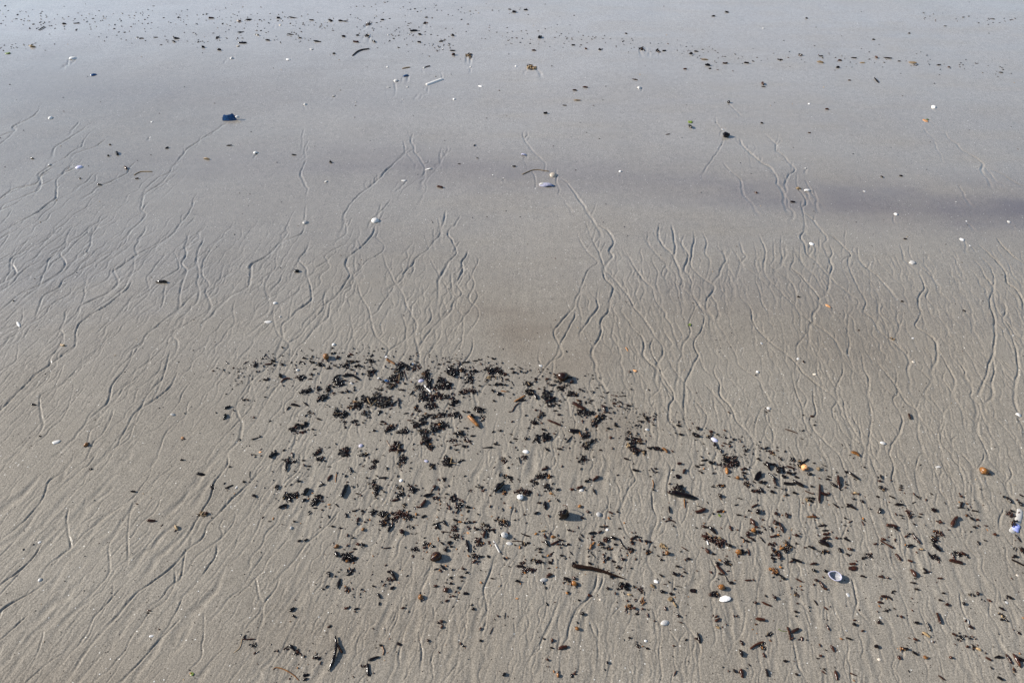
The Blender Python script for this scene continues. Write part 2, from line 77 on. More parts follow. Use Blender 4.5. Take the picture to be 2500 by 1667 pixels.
DEBRIS = '''
Q1 c 690 340 45 35;c 1570 330 50 35;c 1920 340 60 40;c 2100 350 50 35;c 2000 290 40 30;c 1310 500 70 32;c 1820 550 80 60;w 38 k 1880,490 2000,470 2110,535;c 1380 690 70 40;c 1680 665 45 40;c 1600 790 55 60;c 1800 975 50 60;c 1880 1010 70 50;c 1990 910 50 40;c 2100 880 60 50;c 2190 790 50 50;c 2190 990 50 40;c 1230 1180 55 60;c 1360 1140 35 70;cr 1290 1250 70 25;c 1910 1510 60 70;c 1550 1520 45 40;c 2060 850 35 60;c 1910 1110 40 30;c 2040 1100 45 30;c 945 1545 45 30;s 305 915 75 -25 34;s 270 1040 70 -70 34;s 930 280 60 20 30;s 860 322 95 -5 25;s 1030 480 50 60 42;s 820 535 60 10 25;s 1225 880 110 10 28;s 1380 865 70 35 25;s 700 1330 120 -20 16;s 1135 920 50 -50 20;s 820 205 50 -50 12;s 1050 325 50 30 25;c 565 815 32 28;c 1425 985 38 28;s 1550 1065 60 20 25;s 1440 525 50 0 20;s 1455 465 45 10 30;s 1350 240 60 10 30;s 1480 300 40 0 25;s 1345 305 40 60 18;s 1445 250 40 10 18;s 2000 190 60 10 25;s 1960 215 40 10 22;s 1805 245 40 30 28;s 1775 170 40 -10 18;s 2080 285 40 0 30;s 1690 380 60 -10 25;s 1770 340 50 20 22;s 1500 390 50 -10 22;s 1890 590 50 20 30;s 1750 630 45 0 30;s 1870 705 50 0 30;s 1940 690 50 40 35;c 1570 660 38 26;sr 1760 715 45 0 28;s 1920 1180 35 60 25;s 2060 440 40 70 25;s 1470 1205 35 0 25;s 110 415 30 0 18;s 300 305 40 40 15;s 665 1045 30 30 20;w 9 k 520,328 600,285;s 925 187 35 0 12;b 1660 235 48 a;w 28 r 1035,570 1080,530 1130,515 1165,525;h 1758 55 50 44 0 o;h 1265 400 46 40 0 o;h 2010 580 60 40 10 v;h 2130 1430 46 82 85 v;h 490 450 40 25 -20 c;h 750 1520 55 28 -10 t
Q2 h 240 215 40 80 100 c;h 600 315 44 36 30 c;h 250 545 100 60 10 u;h 720 545 85 55 -15 v;z 750 595 845 700 26;h 135 510 36 30 0 o;h 2150 1520 85 62 10 v;c 330 520 80 70;c 320 620 55 45;c 430 360 70 55;c 520 360 40 45;c 420 430 50 30;c 770 470 60 60;c 820 570 50 70;c 690 640 45 50;c 740 760 60 70;c 850 790 60 55;cr 960 760 70 45;c 1040 760 60 40;c 850 890 80 45;c 660 935 45 40;c 1060 620 85 55;c 950 630 40 50;c 1130 430 60 70;c 1280 410 55 40;c 980 535 50 45;c 80 820 110 65;c 230 790 70 40;c 240 860 90 50;c 150 880 60 40;c 1380 540 45 60;c 1430 430 60 30;c 1660 410 70 45;c 1780 430 70 50;cr 1310 700 55 45;cr 1410 695 50 45;c 1150 840 65 60;c 1510 945 60 50;c 1560 1040 30 40;c 780 1020 45 40;c 880 1030 45 40;c 990 1010 55 40;c 740 1100 70 40;c 650 1160 50 45;c 970 1150 70 70;c 880 1220 90 50;c 740 1230 50 40;c 770 1350 75 85;c 850 1440 50 45;c 280 1200 55 60;c 480 1240 60 45;cr 380 1470 100 60;c 1200 1010 60 40;c 1110 1010 40 25;c 1245 1270 60 50;cr 1150 1360 35 35;c 1330 1370 40 25;w 24 a 1990,840 2100,780 2140,750;w 26 k 2020,830 2080,825 2150,815;c 2170 590 60 35;c 2200 700 60 45;ct 1690 500 60 25;c 40 280 55 30;c 30 430 45 60;c 120 730 45 35;c 150 665 35 30;c 40 215 30 25;cr 650 370 80 30;w 13 r 480,390 500,480 520,540;w 12 a 245,1360 270,1410 295,1440;s 405 820 60 80 30;s 415 890 50 80 22;s 150 975 55 -60 20;s 590 710 50 -60 25;s 510 990 60 -10 16;sr 560 1085 60 5 18;s 375 1155 40 -60 20;s 185 1105 50 0 28;s 230 1135 40 20 25;s 70 1225 40 10 30;s 365 1390 45 10 35;s 1700 690 35 20 35;s 1790 735 55 -15 40;sa 1850 695 70 10 16;s 1520 620 40 10 22;s 1600 560 45 10 12;s 1650 605 40 20 15;s 1740 600 45 -30 30;s 1800 600 60 10 40;s 1865 605 30 0 28;s 1970 590 60 60 12;s 1980 440 50 -20 25;s 2070 380 60 30 20;s 1960 390 40 0 20;s 1870 465 50 -10 30;s 1810 510 60 50 25;sr 1890 535 50 -10 25;s 1300 970 40 30 20;s 1340 1195 35 0 22;s 1425 1300 60 -10 25;s 1630 1460 120 -2 22;s 1730 1415 40 10 30;s 1770 1420 40 10 14;s 2010 1345 60 5 22;s 1940 1390 30 0 25;s 2150 1345 40 30 30;sr 1210 1420 100 -10 12;s 1310 1440 60 0 35;w 19 r 1320,1310 1360,1370 1410,1415;s 1110 1460 40 -70 20;s 1700 1245 40 -30 20;s 1950 1280 40 20 18;s 460 670 45 15 25;s 1150 250 60 -15 10;s 1090 295 50 10 22;s 1330 300 90 -5 22;w 14 r 1190,270 1240,300 1230,360;s 1700 250 30 20 25;s 1460 280 60 -5 15;s 1510 265 35 0 20;s 960 325 40 0 22;s 670 295 45 -10 22;s 1135 350 40 0 20;s 1045 420 40 0 15;w 15 r 1910,975 1965,965 2000,900 2060,850;w 34 a 240,265 300,290 360,330
Q3 h 110 350 60 36 10 c;h 1570 1218 58 36 0 v;h 1290 135 95 30 60 t;h 1395 420 80 45 20 t;b 410 520 75 r;b 540 575 28 r;c 210 780 80 85;c 390 655 60 40;c 540 735 60 45;w 55 r 550,860 620,900 720,950;c 680 990 80 40;cr 640 835 35 30;c 790 1000 45 50;c 880 1080 70 60;c 950 1060 60 35;c 840 1150 40 30;c 250 890 60 30;c 110 1030 50 40;c 30 1110 50 40;c 170 1340 80 60;c 50 1340 40 50;s 570 1235 130 3 50;c 720 1300 50 60;c 790 1400 60 50;c 720 1450 45 45;c 1420 1370 70 50;c 1360 1455 70 55;c 1440 1520 80 50;c 1690 1480 70 35;c 1320 1270 50 30;c 1550 1045 40 35;w 35 r 210,1095 300,1130 390,1165;s 40 770 80 60 35;s 380 835 45 20 15;s 320 865 50 30 20;s 310 960 50 0 22;s 360 1015 50 5 30;s 150 1215 50 10 28;s 155 1265 45 10 22;s 300 1275 45 20 18;s 500 1350 100 -50 18;sr 970 930 90 65 30;s 1035 988 60 10 20;s 1310 897 60 0 28;s 1120 865 50 10 25;s 1200 845 50 35 18;sr 1185 905 45 10 25;s 950 772 50 15 12;s 1145 765 45 25 15;s 1030 715 50 -20 20;s 1090 755 40 10 12;s 1210 765 40 0 12;s 1255 760 45 10 14;s 930 622 40 0 10;s 880 657 30 0 18;s 815 820 50 0 18;s 1510 1103 120 3 12;s 1145 1172 55 20 35;s 1035 1205 45 0 28;sr 1070 1330 35 0 30;s 195 1490 70 35 30;s 370 1485 60 10 28;w 24 k 1560,1460 1610,1490;w 38 a 1775,1480 1810,1500 1840,1540;s 2000 1170 60 10 30;s 2035 1290 55 5 35;s 2000 1110 35 0 14;s 2215 1290 60 60 35;s 930 1500 40 10 20;s 1300 1345 50 40 40;s 1485 1405 60 10 28;s 650 675 35 0 25;s 465 625 30 0 15;s 290 615 60 -20 15;sr 200 530 50 0 30;s 320 565 35 40 25;s 260 695 35 0 25;s 45 530 40 10 25;s 1590 680 25 60 15;s 820 485 25 0 15;sr 685 1110 40 80 20;w 26 a 640,1240 650,1280 670,1320;w 10 k 1440,1180 1460,1150 1490,1170 1470,1190
Q4 h 890 50 50 40 20 c;h 838 438 46 42 0 o;h 1392 258 52 44 20 c;h 990 928 64 44 20 o;h 2085 205 44 26 20 c;h 250 1365 110 60 25 v;h 1615 465 60 40 0 t;w 15 r 1215,1210 1300,1240 1385,1270;sr 200 1250 50 20 35;s 285 1290 35 0 20;s 410 1335 45 10 16;s 465 1390 35 0 25;s 380 1410 40 0 15;s 420 1425 40 10 12;s 335 1520 50 70 25;s 670 1515 40 0 28;s 880 1470 45 40 30;s 955 1475 50 -30 30;cr 1040 1535 50 35;sr 1590 1035 50 5 22;s 1460 1230 30 -30 15;s 20 1210 45 50 35;s 20 1310 50 20 40;c 180 1320 50 30;w 30 k 245,1400 270,1460 290,1490;w 40 a 2120,1530 2170,1535 2220,1560;s 1450 1345 40 15 14
Q5 c 1150 130 75 45;w 36 k 1125,140 1115,200 1105,270;c 1170 610 90 55;s 1165 660 60 70 28;c 1520 660 60 80;s 1380 550 100 -50 50;s 1065 750 110 -25 40;s 1355 670 65 -25 28;w 58 k 1930,470 1900,560 1870,630;c 1930 470 40 25;c 1580 100 50 40;c 1530 20 45 40;s 935 50 110 -35 45;s 1190 50 60 80 30;c 1900 30 60 50;c 2170 45 55 40;c 985 485 40 30;s 670 615 55 30 30;s 95 500 50 40 30;s 330 485 100 -25 20;s 1275 405 60 0 30;s 1415 200 45 0 22;sr 1705 360 90 -55 30;w 12 a 1800,290 1790,350 1785,420;w 18 k 1560,400 1600,440 1630,450 1550,480;s 1990 250 60 60 35;s 1505 775 55 -5 16;s 1800 735 60 45 18;s 1435 850 55 -40 14;s 1930 875 50 70 35;s 2145 815 45 0 30;s 2035 815 40 0 25;sr 2090 930 50 -60 35;s 1850 1045 50 10 25;s 1745 1025 40 0 25;s 1285 1222 50 -20 32;s 1375 1212 55 -30 28;s 1800 1405 70 60 45;sr 2090 1265 50 20 40;s 2165 1275 45 0 40;b 2160 1070 22 a;b 1805 1300 30 a;c 1950 1450 70 70;c 2030 1475 45 35;w 14 a 1930,1400 2030,1360;s 2045 1330 45 0 25;s 2020 1180 30 0 30;sr 15 855 45 0 45;s 880 960 35 0 15;s 1345 120 40 0 20;s 530 415 35 30 30;w 8 k 615,270 610,360;s 675 45 50 10 15;s 1690 895 40 70 18;s 1220 960 30 0 25;s 2080 575 45 10 22;h 430 490 65 36 -60 c;h 1180 1048 44 56 0 o;h 690 490 28 22 0 c;h 975 570 44 20 0 t
Q6 h 1850 1160 105 95 0 n;h 1920 1265 90 60 10 v;z 1705 1220 1790 1390 26;h 440 395 50 52 0 o;h 785 130 60 50 30 v;h 1360 1115 62 40 20 t;h 2065 640 95 90 0 n;c 1080 140 75 75;c 450 110 50 70;c 430 190 30 40;c 90 130 45 40;c 65 215 55 30;c 870 205 40 40;c 590 520 50 65;c 430 590 45 55;c 430 490 30 40;c 110 510 60 60;c 100 600 25 50;c 50 415 55 30;s 190 360 110 0 25;c 70 830 60 40;c 210 860 50 60;c 240 940 40 50;c 190 990 45 50;cr 430 860 100 45;c 560 900 50 40;c 335 930 50 28;c 1860 335 40 25;c 1930 375 50 40;s 1780 505 150 -40 72;cr 1840 560 45 35;cr 2110 570 90 45;c 1160 650 40 55;c 1235 745 55 40;w 18 k 1240,760 1190,850;s 1105 775 50 80 32;s 1280 685 50 40 25;s 1360 765 60 10 35;s 1360 820 40 -50 25;s 820 600 120 -20 40;w 14 a 905,480 850,560;s 895 495 60 -60 35;sr 740 715 110 -50 50;cr 930 640 45 40;c 1025 385 30 35;w 25 k 1215,160 1260,130 1310,120;cr 1855 125 50 35;w 12 k 2050,80 2070,170;cr 2130 95 45 40;sr 360 665 90 -10 32;c 495 740 40 30;s 750 890 60 -30 30;w 16 k 870,1010 1000,965;s 945 1030 80 65 40;s 1045 985 80 60 32;cr 1170 1060 45 50;c 1190 1170 45 35;s 1180 940 50 10 30;sa 1250 970 45 0 25;s 1370 975 50 0 35;s 1310 985 35 0 30;sr 1445 970 40 0 28;c 1600 1010 50 35;c 1600 1085 70 25;s 1580 1140 90 -75 35;s 1480 1070 50 0 30;s 1690 1080 50 0 28;c 1760 955 50 30;c 1850 985 80 40;w 14 r 1960,1235 2040,1232 2100,1240;c 2110 1275 45 35;s 2180 1260 40 0 30;s 2150 1150 120 20 22;cr 1510 1250 55 55;s 1350 1300 140 80 40;s 280 1065 70 -60 40;b 455 1105 36 r;c 580 1030 35 25;c 630 1335 65 25;c 785 1270 45 30;s 760 1320 40 0 30;s 1000 1260 50 40 30;s 1105 1250 55 -20 35;s 1130 1305 40 0 25;s 1050 1355 50 30 35;s 880 1305 35 0 30;w 16 r 195,1325 250,1320 300,1310;c 1470 1445 60 30;s 1640 1445 45 50 28;s 1850 1470 40 60 30;s 1445 1515 60 -30 25;cr 2100 1540 45 25;w 14 r 985,1100 1030,1105 1090,1110;s 1830 800 40 80 18;sr 1560 545 40 20 25;c 1530 490 40 20
Q7 c 700 110 65 45;sr 175 245 90 -15 35;c 150 350 80 45;c 25 430 45 40;c 210 495 45 50;w 12 t 235,540 300,610;s 870 375 95 -35 35;s 740 415 55 -10 30;s 780 390 40 20 28;sr 650 500 80 -20 40;h 672 535 62 48 0 o;s 850 560 75 60 25;s 340 530 45 -20 30;s 545 525 60 0 28;s 335 670 60 45 28;s 180 750 90 85 40;s 85 715 50 10 25;s 50 850 60 -25 32;h 905 870 72 82 60 v;h 1022 1075 42 46 0 o;b 645 760 24 a;s 680 915 45 20 30;sr 1065 840 65 30 28;sr 755 835 40 40 28;s 1165 835 40 10 20;s 1410 265 80 10 35;s 1280 105 70 20 22;f 1990 350 72 72 45;sr 2075 280 60 -60 35;sr 2010 175 50 0 42;w 14 a 1640,395 1655,450 1645,510;s 1640 265 70 60 20;s 1685 240 35 0 25;s 1690 290 40 0 22;w 18 r 1810,970 1880,950 1930,960 1955,985;s 1870 800 80 85 28;w 14 a 2075,660 2085,780;s 950 1035 65 0 22;s 1020 1030 35 0 22;sr 920 1110 60 -30 25;s 820 1125 90 -10 30;s 500 1085 50 20 25;st 150 1095 50 -10 25;s 165 1170 60 50 35;sa 290 1180 60 0 35;s 390 1215 80 20 22;s 190 1260 80 65 35;sr 310 1255 110 -25 30;s 350 1280 35 0 28;s 410 1280 45 30 30;s 490 1280 40 0 28;s 640 1210 50 50 25;s 680 1160 60 45 18;cr 1010 1210 45 45;s 1110 1190 90 15 40;w 16 k 1190,1200 1220,1270 1290,1350;c 1340 1355 40 50;s 1420 1170 55 10 28;sr 1370 1200 60 -20 35;s 1360 1250 50 0 28;s 1475 1225 45 60 30;s 1555 1240 50 10 35;s 935 1265 70 40 30;c 1010 1330 50 30;w 12 r 1010,1320 1100,1345;s 1130 1275 50 0 22;sa 800 1310 60 -70 35;sa 835 1265 35 -60 25;sr 820 1215 40 20 25;ct 1780 1305 55 38;b 1840 1405 32 a;s 1795 1420 40 0 25;c 1580 1385 55 40;s 2080 1335 80 30 14;s 2095 1350 70 30 12;s 2135 1480 55 10 28;s 1765 1490 45 10 25;s 100 1340 50 0 30;s 105 1385 40 0 25;s 265 1395 60 -30 14;s 400 1430 50 0 25;s 530 1400 60 50 14;s 760 1370 60 80 16;w 10 k 790,1390 860,1460;sr 970 1430 50 80 25;s 1030 1470 50 -60 30;s 970 1495 45 60 22;s 1110 1505 70 20 25;s 1235 1480 60 0 35;s 785 1540 50 30 28;c 70 1510 65 32;s 240 1525 50 30 35
Q8 c 400 120 55 60;cr 460 95 80 30;c 500 170 90 50;cr 440 200 50 30;c 340 195 50 35;sa 415 275 70 80 45;s 200 165 65 20 45;s 110 130 80 -10 22;s 75 190 55 0 22;s 20 215 40 0 22;s 60 285 60 25 18;sa 105 245 25 0 18;b 565 375 28 a;s 670 245 60 15 28;s 655 305 60 15 28;s 665 378 40 10 28;f 840 350 140 100 -50;cr 690 460 45 40;c 330 480 55 28;s 225 490 45 0 18;s 320 615 55 60 45;s 590 650 70 20 14;cr 815 555 40 40;s 890 540 80 50 35;s 885 430 55 0 35;s 940 425 35 0 28;s 1040 350 130 45 28;s 1075 430 80 70 35;s 1040 565 60 20 35;s 980 490 35 20 18;s 985 210 110 65 45;s 1040 180 80 5 35;s 1110 230 90 40 35;b 1120 275 38 k;f 1195 255 105 50 90;s 1280 220 110 20 25;s 1270 305 80 15 40;s 1200 350 60 30 40;s 1350 305 40 10 22;s 1375 360 60 15 28;s 1270 450 130 3 45;s 1400 455 130 30 55;c 1440 190 55 55;w 24 k 1440,170 1490,140 1530,110;s 1550 315 60 10 40;s 1580 485 40 10 28;s 1345 575 60 15 32;s 1235 600 35 0 30;w 18 r 1480,540 1540,570 1600,590;w 38 r 1690,460 1688,600 1680,710;s 1745 590 100 15 45;c 1555 665 50 40;sr 800 750 80 -25 28;s 545 738 50 -20 18;s 580 878 65 10 22;b 840 840 35 k;s 1090 865 50 30 40;sr 1235 885 60 70 38;sr 325 830 85 -15 32;fg 320 885 50 40 60;sr 60 820 120 -20 45;w 12 k 0,750 60,765 130,810;sr 665 900 25 0 22;sr 770 980 90 60 45;sr 820 1045 50 10 32;b 780 1095 36 a;c 845 1120 50 30;b 705 1135 32 r;b 1080 995 28 r;sr 1160 1050 130 65 35;s 935 1065 60 50 20;s 1020 1070 80 60 28;s 1055 1165 80 -15 28;sa 1125 1150 35 20 28;sr 910 940 35 10 22;s 740 1195 90 20 28;s 790 1225 50 30 22;s 900 1215 100 45 22;cr 1040 1275 75 25;sr 1370 1160 65 20 30;cr 1220 1265 35 35;s 1290 1300 55 15 22;c 1250 1340 60 40;w 32 a 1140,1350 1200,1330;c 1110 1390 55 50;s 1040 1350 60 70 30;s 1130 1450 60 80 45;s 1050 1470 60 10 30;s 1030 1430 35 0 28;s 1370 1270 55 5 14;c 625 1380 65 40;b 575 1392 38 a;w 18 r 700,1340 722,1390 715,1430;sr 150 1370 80 50 40;s 235 1410 40 10 28;s 110 1040 75 15 32;s 215 1085 120 45 35;cr 210 1200 85 65;s 120 1175 80 5 28;z 138 1205 165 1285 20;cr 350 1275 80 45;s 450 1300 60 20 50;sr 470 1060 60 70 28;s 620 1190 40 30 20;ca 650 1230 30 20;s 690 1235 70 20 30;s 290 1540 60 30 40;c 430 1530 55 35;s 1370 1500 130 20 45;sr 1300 1515 50 -20 30;s 1720 1020 90 -5 22;c 1740 1010 35 25;s 1765 1085 90 -5 25;s 1770 1140 70 0 30;sr 1770 1195 80 -10 40;s 1750 1275 140 25 60;c 1740 1375 55 35;s 1575 1325 90 25 30;sa 1575 900 110 0 25;s 1620 905 60 10 28;s 1905 745 90 35 20;s 2115 760 130 25 45;s 2090 745 70 -30 25;s 2060 1215 90 25 28;s 1920 1190 45 20 28;s 1970 1360 60 60 40;sr 2105 1350 60 15 35;s 2070 1415 50 10 28;sr 2110 965 60 -30 14;s 2040 920 45 20 22;st 2180 575 50 10 30;s 2155 650 45 10 25;sr 1950 430 150 80 45;s 1880 465 90 40 35;s 2060 455 45 20 22;s 2150 335 150 40 38;s 2055 280 45 0 32;s 1795 385 50 10 28;s 1820 350 50 20 22;st 1670 245 50 10 40;w 9 k 1710,180 1790,215;w 9 k 1710,215 1750,240;w 36 a 2130,25 2180,38 2230,70;c 1040 25 35 25;s 850 115 50 15 25;s 1145 105 60 45 28;c 1320 120 40 28;s 1600 1545 80 -10 30;fr 2140 1545 130 40 0;s 2030 1015 40 10 12;s 100 40 1 0 1
Q9 b 1690 280 52 a;h 1065 215 95 42 5 c;s 290 355 50 80 30;s 280 408 65 5 28;c 330 515 35 40;s 440 630 80 25 22;s 245 622 45 15 20;s 530 735 100 0 35;s 560 500 50 10 20;s 555 530 45 0 18;c 800 630 35 28;s 735 705 55 -25 16;s 1015 805 80 10 42;s 985 585 45 35 14;s 270 815 65 -75 35;s 635 825 45 10 22;cr 685 870 45 50;s 560 880 45 10 22;s 835 860 40 5 18;sr 1385 620 40 10 28;s 1385 735 60 -70 35;s 1380 775 80 0 18;s 1475 720 40 0 16;s 1550 815 45 10 25;s 1600 825 40 10 20;cr 1475 875 35 25;s 1530 930 60 40 35;s 1610 940 40 10 28;sr 1290 965 130 -60 60;s 1565 1040 45 10 28;s 1725 1020 45 10 16;sr 1100 975 45 20 32;sr 1055 965 35 20 22;cr 1070 1130 60 50;s 440 1030 130 5 50;s 480 1060 80 40 35;sr 760 1200 150 50 28;s 735 1000 40 40 25;c 1000 1220 55 50;s 1040 1320 130 40 45;s 680 1300 70 -20 40;sr 320 1210 60 20 32;sr 630 1165 45 -30 22;s 670 1130 35 0 25;sr 370 1280 170 30 22;s 430 1310 60 30 30;s 210 1270 40 -20 22;s 290 1265 30 10 20;s 2035 670 90 55 35;s 2190 725 60 60 32;cr 2050 860 60 45;s 2080 820 50 10 28;s 2210 610 60 25 20;c 120 1420 45 30;c 45 1460 40 30;sr 525 1450 100 55 40;s 685 1505 60 15 28;c 1020 1450 65 45;c 1330 1410 45 45;sr 1400 1405 70 25 45;s 1270 1450 90 55 20;s 1465 1450 50 30 25;sr 1310 1520 160 15 55;c 2220 1350 45 35;s 2125 1445 60 10 35;w 32 k 2070,1490 2160,1530 2245,1575;s 2160 1190 110 50 22;sr 1840 1140 50 20 35;s 1615 1260 50 70 25;s 30 690 60 45 28;sr 40 990 60 65 16;st 840 1345 40 0 25;w 10 k 2095,1350 2110,1315 2140,1330 2125,1365
Q10 s 1695 110 60 80 35;s 1830 240 120 -75 40;s 1970 110 70 -20 35;s 2010 60 55 -40 32;cr 1945 330 30 45;s 1610 315 40 10 25;s 1660 280 45 -50 25;s 2135 320 30 0 25;s 1190 595 70 -40 45;s 1215 685 45 40 28;sr 1690 835 35 0 25;sr 1930 575 55 -10 28;s 2070 585 55 -15 28;sr 600 1005 140 -3 22;s 540 970 55 -60 22;w 9 t 510,1000 480,1120 400,1190;c 675 1085 38 30;cr 1115 1125 35 25;s 1195 1120 90 45 35;c 1265 1185 38 35;c 1535 1255 55 32;w 14 a 930,1420 970,1390 1050,1405 1130,1440 1220,1500 1285,1565;s 1380 1490 70 -10 35;s 1370 1550 60 -30 28;cr 2155 1370 35 25;s 2230 1420 140 85 40
Q11 s 335 125 130 60 45;s 285 75 60 -10 30;cr 300 180 40 30;cr 215 260 25 25;s 320 300 60 -25 30;s 140 405 65 60 28;s 60 275 40 20 25;sr 470 580 50 -10 25;s 145 515 40 -70 25;s 1020 25 80 40 35;s 920 45 60 -15 18;c 1125 165 28 25;s 1265 155 55 5 32;s 1340 95 35 0 28;sr 1290 40 45 10 28;s 1125 245 40 10 28;s 1060 230 35 20 18;sr 920 280 40 0 28;s 1225 300 35 -50 28;b 1055 335 34 r;sr 1070 475 45 -20 32;sr 1160 415 40 10 25;f 1325 380 90 48 0;b 710 430 38 a;w 12 k 705,350 700,405;s 1695 178 60 5 16;s 2035 215 60 10 35;s 995 755 40 0 36;s 960 785 50 5 18;sr 1000 840 40 -40 28;s 1430 595 40 20 30;s 815 1020 35 10 30;s 420 1065 60 25 34;s 1850 1490 45 -40 40;s 70 1265 130 -20 35;w 18 a 185,1100 205,1160 195,1220;s 165 1085 35 0 28;w 9 k 1865,640 1855,730;w 10 r 1700,840 1655,940;s 2080 15 110 5 30;cr 2190 70 75 45;s 1530 1025 35 0 28;s 1295 1100 35 0 22;h 205 855 50 35 0 t;h 2030 450 60 40 0 t
Q12 h 155 195 110 75 -10 o;h 930 465 46 62 70 t;h 1550 1025 46 44 0 o;h 1690 215 90 60 40 c;b 570 250 36 a;b 610 865 28 a;sr 225 135 70 -35 45;c 475 190 45 35;sr 565 175 50 40 32;s 1030 310 45 40 35;sr 785 405 55 15 38;c 1250 290 45 75;s 1300 260 70 35 35;s 1165 315 35 0 28;b 685 660 26 k;s 490 365 30 0 25;s 635 475 35 10 22;s 195 525 45 60 25;cr 1490 340 35 45;ca 1500 490 30 45;ca 1320 560 45 40;s 1390 580 45 10 35;w 10 r 1400,490 1395,460 1425,455 1420,490;s 1505 590 35 0 28;s 1435 655 50 0 24;s 1575 675 50 75 25;st 1330 395 60 10 20;st 1640 280 60 30 35;s 1780 355 60 15 40;ft 1885 455 65 75 60;w 30 t 1925,500 1970,560;s 1895 390 50 10 32;s 1940 110 70 30 45;s 1760 135 55 35 25;s 2085 95 45 30 25;s 1985 10 50 10 30;s 1995 285 80 8 11;f 2200 345 105 75 15;sr 1815 585 45 70 32;s 2000 680 65 40 22;s 2030 775 50 20 16;c 1440 1090 30 45;s 1570 1130 50 15 28;s 1330 985 35 10 20;sr 410 1125 110 -15 50;s 265 1125 40 15 28;sr 270 1020 45 75 28;s 205 1285 45 30 28;sa 345 1500 50 80 30;s 570 1475 50 10 28;s 1020 1325 35 60 28;sr 1945 1475 80 -65 14;s 1935 1095 35 10 25;s 160 1000 30 0 22;c 1170 15 35 30;s 1095 150 70 -10 40
Q13 w 40 r 270,0 330,60 385,120;w 12 k 395,130 430,210 470,235;s 480 240 50 10 35;b 340 305 42 a;c 250 390 45 60;b 190 405 24 r;h 2075 400 85 60 40 c;h 2050 890 44 32 20 c;ca 1050 70 50 55;w 30 k 1090,110 1150,140 1200,180;s 1190 175 60 30 35;s 700 200 80 0 25;s 345 120 35 0 25;s 200 90 45 40 25;s 1405 200 85 30 25;s 1615 70 65 25 38;s 1765 78 55 20 35;sr 1635 205 50 20 38;s 1715 265 100 60 35;sr 1765 320 50 20 32;fr 2140 40 150 80 -10;cr 1370 400 40 35;b 1070 440 25 r;b 810 510 22 r;s 960 525 130 25 22;s 1630 505 80 50 20;s 1365 635 50 15 30;s 1770 580 65 40 22;s 870 740 110 10 45;s 815 800 35 0 18;sr 550 690 25 0 22;s 270 695 45 -30 25;s 285 745 70 -35 35;ft 300 845 70 40 30;c 985 945 42 35;sr 1350 890 100 -30 40;w 34 r 1245,840 1270,930 1285,1020;w 8 g 1120,860 1160,890 1240,900;sr 1440 1000 50 80 25;sr 1800 850 80 60 22;s 2160 810 55 25 35;sr 2165 745 35 0 25;s 2090 1000 80 15 28;sr 1860 1140 90 60 32;s 1690 1090 40 70 20;w 32 r 735,1140 830,1075 920,1045;c 890 1065 45 28;c 900 1120 50 30;sr 930 1225 60 60 28;s 620 1055 70 55 35;s 610 1195 90 70 48;s 35 990 120 75 38;sr 10 1000 60 10 30;s 1215 1305 60 5 28;s 525 1440 55 55 28;s 620 1470 100 80 50;s 965 1460 90 70 45;s 1735 1455 75 40 18;sr 1910 1500 110 75 38;s 1370 1485 50 20 30;s 2145 1490 90 20 18;s 1695 1235 40 10 28;s 1665 1268 50 5 14
Q14 h 158 408 34 18 50 c;h 1143 290 34 28 20 c;w 9 w 808,408 840,425 845,455;h 560 588 22 26 60 c;h 148 735 34 30 0 t;h 1230 75 36 22 20 t;sr 415 60 60 60 24;s 510 40 45 40 18;s 505 58 25 0 16;s 165 90 40 15 14;sr 213 97 20 0 16;c 258 203 20 14;s 190 242 55 10 20;s 235 258 35 40 14;s 160 290 45 10 18;c 212 348 18 18;s 625 100 38 5 16;s 415 135 38 10 12;s 443 185 35 10 12;s 650 215 25 10 14;c 875 232 22 18;b 917 220 14 r;s 1010 273 35 30 12;s 1165 250 50 30 18;s 1105 340 45 30 16;c 1108 390 16 35;s 1105 425 24 0 16;s 1145 430 35 40 14;s 808 295 25 20 20;sr 683 308 35 0 20;s 625 270 28 10 16;s 615 412 75 75 24;s 535 480 60 65 16;s 440 447 40 10 18;s 150 447 42 5 18;st 515 540 60 30 22;c 790 565 24 24;s 855 568 22 0 16;s 865 480 45 35 18;c 885 635 20 18;s 838 635 22 0 16;st 925 655 40 30 18;s 435 575 35 15 20;s 128 635 35 15 22;sr 320 400 26 40 22;ca 320 650 28 16;s 355 650 40 10 20;s 430 685 40 30 22;sr 305 718 30 60 22;sa 510 718 30 0 22;s 710 718 25 0 20;s 735 540 35 25 18;s 1240 530 35 40 14;w 14 r 610,858 665,893;s 1160 730 75 60 18;s 1220 745 100 60 24;s 1255 735 60 25 28;c 1205 825 16 24;s 1080 720 60 0 20;s 1000 730 45 30 20;s 1090 885 45 30 20;s 20 85 35 15 14
